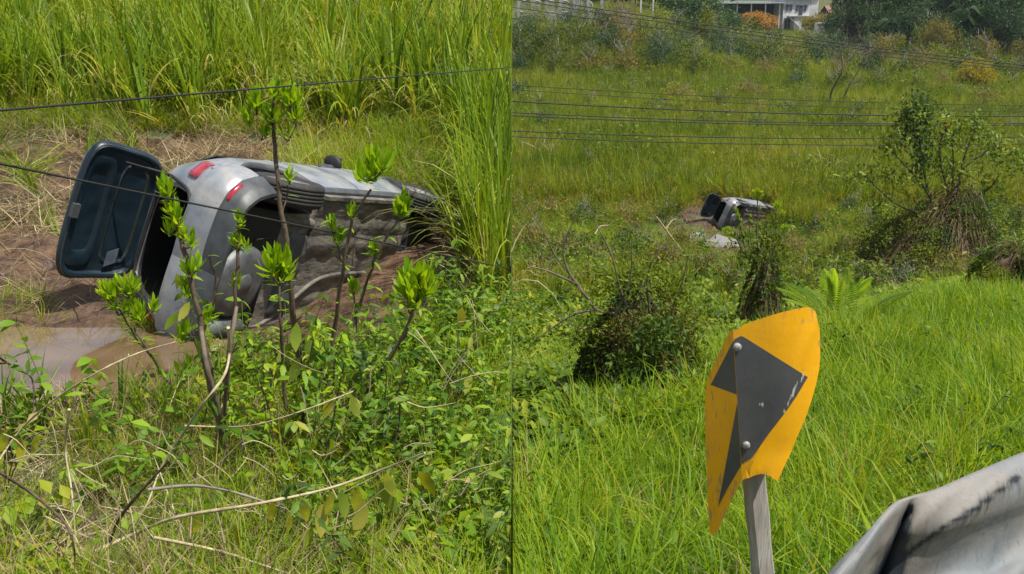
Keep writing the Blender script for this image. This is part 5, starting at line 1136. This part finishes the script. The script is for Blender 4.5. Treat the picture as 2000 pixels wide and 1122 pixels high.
# ---------------------------------------------------------------- buildings on the ridge
G['white'] = solid('weathered_white_wall', [(.3, (.42, .43, .44)), (.7, (.66, .66, .64))], .8, rough=(.8, .9), coords='Object')
G['conc'] = solid('grey_concrete', [(.3, (.20, .20, .20)), (.7, (.38, .38, .37))], 1.2, rough=(.8, .95), bump=.01)
G['tile'] = solid('clay_tiles', [(.3, (.16, .085, .06)), (.7, (.33, .19, .14))], 3, rough=(.8, .9))
G['sheet'] = solid('metal_roof_sheet', [(.3, (.32, .37, .44)), (.7, (.48, .53, .60))], 1.5, rough=(.35, .5), metal=.3)
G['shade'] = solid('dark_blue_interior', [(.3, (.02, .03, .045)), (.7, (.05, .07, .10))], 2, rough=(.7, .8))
def bx(parent, name, mat, c, s, rot=0):
    nm = NM(); M = np.array([[math.cos(rot), -math.sin(rot), 0], [math.sin(rot), math.cos(rot), 0], [0, 0, 1]]); box(nm, c, s, M); return nm.obj(name, G[mat], parent, smooth=False)
def bld(name, label, cat, px, py, rz=0):
    p = hit(px, py); root = thing(name, label, cat, p); root.rotation_euler[2] = rz; return root, p, (p.y*CP-p.z*SP)/FPX
# white two storey house
root, p, s = bld('house', 'narrow white two storey house with an outside stair', 'house', 1553, 60, .15)
w, h = 54*s, 60*s
bx(root, 'wall', 'white', (0, 3.1, h/2-.5), (w, 6, h+1))
bx(root, 'lower_wall', 'white', (w*.18, -.4, h*.22), (w*.62, 1.0, h*.44))
r_ = bx(root, 'roof', 'sheet', (0, 3.0, h+.12), (w+.9, 7, .24))
for (x, z) in ((-.36, .72), (-.22, .72), (.02, .70), (.32, .70), (-.38, .30), (-.26, .30), (-.38, .12), (-.26, .12)):
    f = bx(root, 'window', 'conc', (x*w, .06, z*h), (w*.11, .12, h*.20)); bx(f, 'pane', 'shade', (x*w, -.03, z*h), (w*.085, .08, h*.165))
dr = bx(root, 'door', 'shade', (.16*w, .05, .62*h), (w*.13, .14, h*.32)); bx(root, 'balcony_slab', 'conc', (.05*w, -.55, .45*h), (w*.75, 1.2, .12))
for k in range(9): bx(root, 'step', 'conc', (-.36*w+k*.30, -.75, .44*h-k*.26), (.32, .9, .14))
# large pale block behind it
root, p, s = bld('building', 'big plain white block right behind the narrow house', 'building', 1598, 60, .0)
root.location.y += 14; root.location.z += 1.0; s *= 1.06
bx(root, 'wall', 'white', (0, 4, 3.6), (42*s*1.6, 8, 8.6)); bx(root, 'roof', 'sheet', (0, 4, 8.0), (46*s*1.6, 8.6, .2)); bx(root, 'ledge', 'conc', (0, -.1, 5.0), (42*s*1.6, .25, .25))
for k in (-1, 0, 1): bx(root, 'window', 'shade', (k*1.5, -.02, 4.0), (.9, .1, .9))
# open shed
root, p, s = bld('shed', 'open shed with a blue grey metal roof on thin white posts', 'shed', 1486, 66, -.05)
root.location.y += 10; w = 120*s
bx(root, 'back_wall', 'shade', (0, 6, 2.1), (w, .25, 6.2))
rf = bx(root, 'roof', 'sheet', (0, 3, 5.5), (w+1.6, 8.4, .16))
nm = NM(); 
for k in range(40): box(nm, (-w/2-.6+k*(w+1.2)/39, 3, 5.61), (.06, 8.3, .06))
nm.obj('roof_ridges', G['sheet'], rf, smooth=False)
for k in range(5): bx(root, 'post', 'white', (-w/2+.3+k*(w-.6)/4, -.6, 2.0), (.22, .22, 6.8))
bx(root, 'floor_slab', 'conc', (0, 2.6, -.6), (w, 7.6, 1.0))
# tiled house and garden wall
root, p, s = bld('house', 'low house with a faded clay tile roof half hidden by the bare tree', 'house', 1668, 66, .05)
w = 78*s; root.location.y += 3
bx(root, 'wall', 'conc', (0, 3, 1.4), (w, 6, 4.2)); nm = NM(); V = [(-w/2-.5, -.6, 3.3), (w/2+.5, -.6, 3.3), (w/2+.5, 3, 5.1), (-w/2-.5, 3, 5.1), (w/2+.5, 6.6, 3.3), (-w/2-.5, 6.6, 3.3)]
nm.add(V, [[0, 1, 2, 3], [3, 2, 4, 5], [5, 4, 1, 0]]); rf = nm.obj('roof', G['tile'], root, smooth=False)
nm = NM()
for k in range(int(w/.35)): box(nm, (-w/2-.4+k*.35, 1.2, 4.24), (.12, 4.0, .08), np.array([[1, 0, 0], [0, .894, -.447], [0, .447, .894]]))
nm.obj('tile_rows', G['tile'], rf, smooth=False)
for k in range(4): bx(root, 'window', 'shade', (-w*.36+k*w*.22, -.02, 2.0), (w*.12, .12, 1.5))
root, p, s = bld('garden_wall', 'weathered rendered wall below the low tiled house', 'wall', 1636, 84, .02)
w = 92*s; bx(root, 'wall', 'conc', (0, 0, 1.0), (w, .3, 4.4)); bx(root, 'coping', 'white', (0, 0, 3.26), (w+.2, .5, .14))
for k in range(5): bx(root, 'pillar', 'conc', (-w/2+k*w/4, -.1, 1.1), (.5, .42, 4.6))
# lattice block wall
root, p, s = bld('lattice_wall', 'pale concrete lattice wall with wheel shaped blocks along the top', 'wall', 1115, 40, 0)
zt = 0.0; w0 = (1010-1115)*s; w1 = (1178-1115)*s; y0 = 0
bx(root, 'base_wall', 'conc', ((w0+w1)/2, .2, .1), (w1-w0, .35, 1.3)); bx(root, 'coping', 'conc', ((w0+w1)/2, .2, 4.3), (w1-w0, .45, .25))
R = 12.5*s
for k, px in enumerate((1022, 1049, 1076, 1103, 1146)):
    nm = NM(); xx = (px-1115)*s; t = np.linspace(0, 2*np.pi, 33); tube(nm, np.stack([xx+R*.86*np.cos(t), 0*t+.2, .9+R+R*.86*np.sin(t)], -1), R*.13, sides=6)
    for a in (.785, -.785): box(nm, (xx, .2, .9+R), (R*1.7, .16, R*.15), np.array([[math.cos(a), 0, -math.sin(a)], [0, 1, 0], [math.sin(a), 0, math.cos(a)]]))
    for a in (0, 1.57): box(nm, (xx, .2, .9+R), (R*1.7, .14, R*.10), np.array([[math.cos(a), 0, -math.sin(a)], [0, 1, 0], [math.sin(a), 0, math.cos(a)]]))
    nm.obj('wheel_block', G['conc'], root, smooth=False)
for k in range(7): bx(root, 'pillar', 'conc', (w0+.2+k*(w1-w0-.4)/6, .16, 2.4), (.42, .5, 4.2))
for k in range(5): bx(root, 'slotted_block', 'conc', ((1118+k*4.2-1115)*s, .2, 2.5), (.18, .2, 3.3))
root, p, s = bld('signboard', 'small white board on two posts above the slope, left of the big dark tree', 'board', 1263, 34, 0)
bx(root, 'board', 'white', (0, 0, 3.4), (24*s, .12, 1.0)); bx(root, 'post', 'white', (-12*s, 0, 1.2), (.2, .2, 5.4)); bx(root, 'post', 'white', (12*s, 0, 1.2), (.2, .2, 5.4))

# ---------------------------------------------------------------- bent hazard marker
def worn(name, base, worn_, chip, scale=60, thr=.62, rough=.42, edge=None):
    m, nt, out = new_mat(name); L = nt.links.new; tc = N(nt, 'ShaderNodeTexCoord'); mp = N(nt, 'ShaderNodeMapping'); L(tc.outputs['Object'], mp.inputs[0])
    n1 = N(nt, 'ShaderNodeTexNoise', i_Scale=6.0, i_Detail=8.0, i_Roughness=.7); L(mp.outputs[0], n1.inputs['Vector'])
    mp2 = N(nt, 'ShaderNodeMapping'); L(tc.outputs['Object'], mp2.inputs[0]); mp2.inputs['Scale'].default_value = (1, 1, .16); mp2.inputs['Rotation'].default_value = (0, .35, 0)
    n2 = N(nt, 'ShaderNodeTexNoise', i_Scale=float(scale), i_Detail=6.0, i_Roughness=.75); L(mp2.outputs[0], n2.inputs['Vector'])
    at_ = N(nt, 'ShaderNodeAttribute', attribute_name='tone')
    r1 = ramp(nt, n1.outputs[0], [(.35, base), (.7, worn_)])
    ad = N(nt, 'ShaderNodeMath', operation='ADD'); L(n2.outputs[0], ad.inputs[0]); L(at_.outputs['Fac'], ad.inputs[1])
    q = ramp(nt, ad.outputs[0], [(thr, (0, 0, 0)), (thr+.06, (1, 1, 1))])
    mx = N(nt, 'ShaderNodeMix', data_type='RGBA'); L(q.outputs[0], mx.inputs[0]); L(r1.outputs[0], mx.inputs[6]); mx.inputs[7].default_value = (*chip, 1)
    p = N(nt, 'ShaderNodeBsdfPrincipled', i_Roughness=rough); L(mx.outputs[2], p.inputs['Base Color'])
    b0 = N(nt, 'ShaderNodeBump', i_Strength=.35, i_Distance=.006); L(n1.outputs[0], b0.inputs['Height']); b = N(nt, 'ShaderNodeBump', i_Strength=.5, i_Distance=.0015); L(n2.outputs[0], b.inputs['Height']); L(b0.outputs[0], b.inputs['Normal']); L(b.outputs[0], p.inputs['Normal'])
    L(p.outputs[0], out.inputs[0]); return m
G['sy'] = worn('yellow_reflective_sheet', (.80, .40, .004), (.70, .33, .006), (.42, .25, .08))
G['sg'] = worn('dark_grey_reflective_sheet', (.060, .062, .064), (.085, .088, .090), (.42, .42, .42), thr=.80)
G['sg2'] = G['sg']
G['zinc'] = solid('dull_zinc', [(.35, (.16, .155, .15)), (.65, (.34, .33, .31))], 90, rough=(.55, .75), metal=.3)
G['wood'] = solid('weathered_timber', [(.3, (.18, .16, .14)), (.5, (.30, .275, .25)), (.7, (.42, .40, .37))], 9, detail=9, rough=(.8, .9), bump=.003, bscale=30, stretch=(4, 4, .5))
YS = 2.6
def foldx(py): return 1432+(py-655)*.062
def signY(px, py):
    f = foldx(py); d = px-f
    y = YS+(np.where(d < 0, -d*.00135*1.0, 0))
    t = np.clip((px-f-70)/100, 0, 2); y = y+.035*t*t
    b = np.clip((py-880)/60, 0, 1)*np.clip((px-f)/60, 0, 1); y = y-.012*b
    return y+.006*np.sin(px*.04+py*.02)-.012*np.exp(-((px-1545-(py-740)*-.45)/14)**2)
def curved(nm, poly, off, tonef=None, step=9, mat=0):
    bm = bmesh.new(); f = bm.faces.new([bm.verts.new((x, y, 0)) for x, y in poly])
    def cut(co, no): 
        g = bm.verts[:]+bm.edges[:]+bm.faces[:]; bmesh.ops.bisect_plane(bm, geom=g, plane_co=co, plane_no=no, dist=1e-4)
    xs = [p[0] for p in poly]; ys = [p[1] for p in poly]
    for y in np.arange(min(ys)+step, max(ys), step*2): cut((0, y, 0), (0, 1, 0))
    for d in np.arange(-63, 180, step): cut((foldx(655)+d, 655, 0), (1, -.062, 0))
    bmesh.ops.triangulate(bm, faces=bm.faces); bm.verts.index_update()
    X = np.array([v.co.x for v in bm.verts]); Y = np.array([v.co.y for v in bm.verts]); F = np.array([[v.index for v in q.verts] for q in bm.faces]); 
    E_ = np.array([[e.verts[0].index, e.verts[1].index] for e in bm.edges if e.is_boundary]); bm.free()
    D = signY(X, Y); V = np.array([at(x, y, d)*((d+off)/d) for x, y, d in zip(X, Y, D)]); V2 = np.array([at(x, y, d)*((d+off+.0022)/d) for x, y, d in zip(X, Y, D)])
    tn = np.zeros(len(X)) if tonef is None else tonef(X, Y)
    nm.add(V, F, tn, mat); nm.add(V2, F[:, ::-1], tn, mat); n = len(V); nm.add(np.concatenate([V, V2]), np.stack([E_[:, 0], E_[:, 1], E_[:, 1]+n, E_[:, 0]+n], -1), np.concatenate([tn, tn]), mat)
OUT = [(1425, 648), (1440, 643), (1455, 634), (1470, 628), (1495, 620), (1520, 612), (1545, 606), (1562, 602), (1578, 600), (1587, 602), (1593, 610), (1597, 626), (1601, 645), (1602, 670), (1602, 700), (1600, 722), (1594, 750), (1586, 780), (1573, 818), (1558, 852), (1543, 888), (1530, 915), (1519, 940), (1512, 936), (1505, 931), (1496, 927), (1486, 926), (1474, 929), (1462, 934), (1449, 938),
       (1430, 975), (1412, 1015), (1400, 1040), (1393, 1046), (1386, 1040), (1384, 1010), (1381, 950), (1379, 890), (1377, 830), (1377, 780), (1379, 755), (1384, 735), (1394, 713), (1406, 688), (1416, 666)]
OUT = OUT[::-1]
base = at(1480, 1100, 2.72); base.z = float(zR(base.x, base.y))-.25
sg = thing('hazard_marker', 'bent yellow hazard marker with a dark arrow shape on a leaning wooden post', 'road marker', base)
cx = np.array([p[0] for p in OUT]); cy = np.array([p[1] for p in OUT])
def edge_tone(X, Y):
    d = np.min(np.hypot(X[:, None]-cx[None], Y[:, None]-cy[None]), 1); t = .10*np.exp(-d/7); t = t+.12*np.exp(-((X-1575)/22)**2-((Y-632)/16)**2)+.06*(X < foldx(Y)); return t
nm = NM(); curved(nm, OUT, 0, edge_tone); plate = sharp(nm.obj('plate', G['sy'], sg, off=base), 30)
def crack(X, Y): return .30*np.exp(-((X-foldx(Y)-1)/2.2)**2)*(np.sin(Y*.45) > -.2)+.40*np.exp(-((X-(1545-(Y-740)*.52+20))/5)**2)*((Y > 700) & (Y < 812))+.34*np.exp(-((Y-(805-(X-1445)*.35))/5)**2)*((X > 1440) & (X < 1505))
for i, poly in enumerate([[(1433.4, 668), (1436, 662), (1446, 657), (1452, 658), (1578, 737), (1556, 774), (1537, 802), (1500, 850), (1470, 893), (1460, 899), (1448.3, 907), (1441, 790), (1435.4, 700)][::-1], [(1431.8, 667), (1388, 752), (1438.4, 771), (1435, 715)], [(1439.5, 789), (1402, 990), (1422, 952), (1447, 910), (1443.4, 850)]]):
    nm = NM(); curved(nm, poly, -.0016, crack if i == 0 else None, step=7); sharp(nm.obj('arrow_patch', G['sg'], plate, off=base), 30)
for (x, y) in ((1441, 680), (1458, 872)):
    nm = NM(); c = at(x, y, float(signY(x, y))-.010); lathe(nm, [(.001, -.003), (.006, -.0025), (.010, .0), (.0115, .004), (.0115, .009)], 18, 'y'); nm.v = [v+np.array(c) for v in nm.v]; nm.obj('bolt', G['zinc'], sg, off=base)
nm = NM(); top = at(1450, 690, YS+.047); mid = at(1470, 930, YS+.045); 
a = Vector(top); e = at(1491, 1130, YS+.075); b = a+(e-a)*1.8; ax = (b-a).normalized(); sx = Vector((1, .25, 0)); sx = (sx-ax*sx.dot(ax)).normalized(); sy = ax.cross(sx)
rows = []
for t in np.linspace(0, 1, 40):
    c = a+(b-a)*t; hw = .0265+.0008*math.sin(t*37); ch = .0045
    rows.append([c+sx*u+sy*v for u, v in ((-hw+ch, -hw), (hw-ch, -hw), (hw, -hw+ch), (hw, hw-ch), (hw-ch, hw), (-hw+ch, hw), (-hw, hw-ch), (-hw, -hw+ch))])
nm.add([[tuple(q) for q in r] for r in rows], grid_faces(40, 8, True)); nm.add([tuple(q) for q in rows[0]], [list(range(8))]); sharp(nm.obj('post', G['wood'], sg, off=base), 30)
# ---------------------------------------------------------------- crumpled guard rail
def rail_mat():
    m, nt, out = new_mat('scraped_galvanised_steel'); L = nt.links.new; tc = N(nt, 'ShaderNodeTexCoord')
    n1 = N(nt, 'ShaderNodeTexNoise', i_Scale=3.0, i_Detail=9.0, i_Roughness=.65); L(tc.outputs['Object'], n1.inputs['Vector'])
    r1 = ramp(nt, n1.outputs[0], [(.28, (.08, .11, .13)), (.42, (.155, .17, .18)), (.54, (.20, .19, .175)), (.68, (.14, .12, .105))])
    at_ = N(nt, 'ShaderNodeAttribute', attribute_name='tone'); mp = N(nt, 'ShaderNodeMapping'); L(tc.outputs['Object'], mp.inputs[0]); mp.inputs['Rotation'].default_value = (.2, .75, 0); mp.inputs['Scale'].default_value = (1, 1, .12)
    n2 = N(nt, 'ShaderNodeTexNoise', i_Scale=70.0, i_Detail=8.0, i_Roughness=.7); L(mp.outputs[0], n2.inputs['Vector'])
    ad = N(nt, 'ShaderNodeMath', operation='ADD'); L(n2.outputs[0], ad.inputs[0]); L(at_.outputs['Fac'], ad.inputs[1])
    q = ramp(nt, ad.outputs[0], [(.66, (0, 0, 0)), (1.0, (1, 1, 1))]); mx = N(nt, 'ShaderNodeMix', data_type='RGBA'); L(q.outputs[0], mx.inputs[0]); L(r1.outputs[0], mx.inputs[6]); mx.inputs[7].default_value = (.025, .03, .038, 1)
    p = N(nt, 'ShaderNodeBsdfPrincipled'); p.inputs['Metallic'].default_value = .08; p.inputs['Specular IOR Level'].default_value = .3; L(mx.outputs[2], p.inputs['Base Color'])
    mr = N(nt, 'ShaderNodeMapRange'); L(n1.outputs[0], mr.inputs[0]); mr.inputs[3].default_value = .6; mr.inputs[4].default_value = .85; L(mr.outputs[0], p.inputs['Roughness'])
    n3 = N(nt, 'ShaderNodeTexNoise', i_Scale=22.0, i_Detail=7.0); L(tc.outputs['Object'], n3.inputs['Vector']); b = N(nt, 'ShaderNodeBump', i_Strength=.5, i_Distance=.006); L(n3.outputs[0], b.inputs['Height']); L(b.outputs[0], p.inputs['Normal'])
    L(p.outputs[0], out.inputs[0]); return m
G['rail'] = rail_mat()
TOP = [(1480, 1330, 1.50), (1560, 1205, 1.52), (1620, 1122, 1.57), (1690, 1048, 1.64), (1742, 990, 1.74), (1781, 972, 1.80), (1830, 958, 1.84), (1900, 928, 1.91), (2000, 887, 2.02), (2150, 830, 2.2), (2400, 760, 2.5)]
TC = catmull(TOP, 14); nC = len(TC)
ROWS = np.array([(-3, .012), (0, 0), (8, -.016), (22, -.040), (42, -.060), (62, -.070), (80, -.072), (96, -.064), (108, -.046), (120, -.030), (138, -.020), (160, -.016), (182, -.020), (200, -.032), (214, -.054), (232, -.078), (258, -.092), (290, -.095), (320, -.08)])
cq = []
for k in range(len(ROWS)-1): cq += [ROWS[k]*(1-t)+ROWS[k+1]*t for t in (0, .5)]
ROWS = np.array(cq+[ROWS[-1]]); V = []; tn = []
for i in range(nC):
    x0, y0, Y0 = TC[i]; e = x0-1781; row = []; tr = []
    wide = math.exp(-(e/90)**2); sc_ = 1.0+.0006*max(0, 1781-x0)
    for dpy, dY in ROWS:
        dpy_ = dpy*sc_; xx = x0-dpy_*(.36*wide+.30*(e < 0)*(1-wide)); yy = y0+dpy_*(1-.10*wide)
        f = min(1, max(0, dpy/40))
        d_ = dY*(1-.35*wide)+.050*math.exp(-abs(e)/11)*f+.010*math.sin(e*.021+dpy*.03)*f+.006*math.sin(e*.06+dpy*.05)*f
        row.append(np.array(at(xx, yy, Y0+d_)))
        w_ = 5+(yy-985)*.20; t1 = .62*math.exp(-abs((xx-(1779-(yy-985)*.33))/max(4, w_))**3)*(yy > 985)
        yl = np.interp(xx, [1740, 1780, 1850, 1900, 1960, 1990], [1110, 1075, 1025, 998, 952, 930]); t2 = (.36*math.exp(-((yy-yl)/5)**2)+.16*math.exp(-((yy-yl-10)/16)**2))*(xx > 1755)*(xx < 1995)
        tr.append(.10+max(t1, t2))
    V.append(row); tn.append(tr)
V = np.array(V); tn = np.array(tn); C = V[:, 1]; pr = ROWS
T = np.gradient(C, axis=0); T[:, 2] = 0; T /= np.linalg.norm(T, axis=1)[:, None]; Nr = np.stack([T[:, 1], -T[:, 0], 0*T[:, 0]], -1)
rp = at(1900, 1122, 1.9); rp.z = -1.7
gr = thing('guard_rail', 'crumpled grey steel guard rail at the roadside with a dark scraped crease', 'guard rail', rp)
nm = NM(); nm.add(V, grid_faces(nC, len(pr)), tn.ravel()); Vb = V-Nr[:, None]*.003-np.array([0, 0, .001]); nm.add(Vb, grid_faces(nC, len(pr))[:, ::-1], tn.ravel())
nm.add(np.stack([V[:, 0], Vb[:, 0]]), grid_faces(2, nC), .1); nm.obj('rail', G['rail'], gr, off=rp)
for i in (nC-12, 12):
    c = C[i]-Nr[i]*.09; nm = NM(); box(nm, (c[0], c[1], (c[2]-.1-2.3)/2), (.10, .12, 2.3+c[2]-.1 if c[2] > -2.2 else .3)); nm.obj('post', G['zinc'], gr, smooth=False, off=rp)

# ---------------------------------------------------------------- thin air haze over the whole valley
hz, nt, out = new_mat('valley_haze'); pv = nt.nodes.new('ShaderNodeVolumePrincipled'); pv.inputs['Density'].default_value = .00012; pv.inputs['Color'].default_value = (.82, .90, 1, 1); pv.inputs['Anisotropy'].default_value = .2
nt.links.new(pv.outputs[0], out.inputs['Volume'])
nm = NM(); box(nm, (80, 208, 8), (760, 470, 46)); o = nm.obj('haze', hz, smooth=False); o['kind'] = 'stuff'
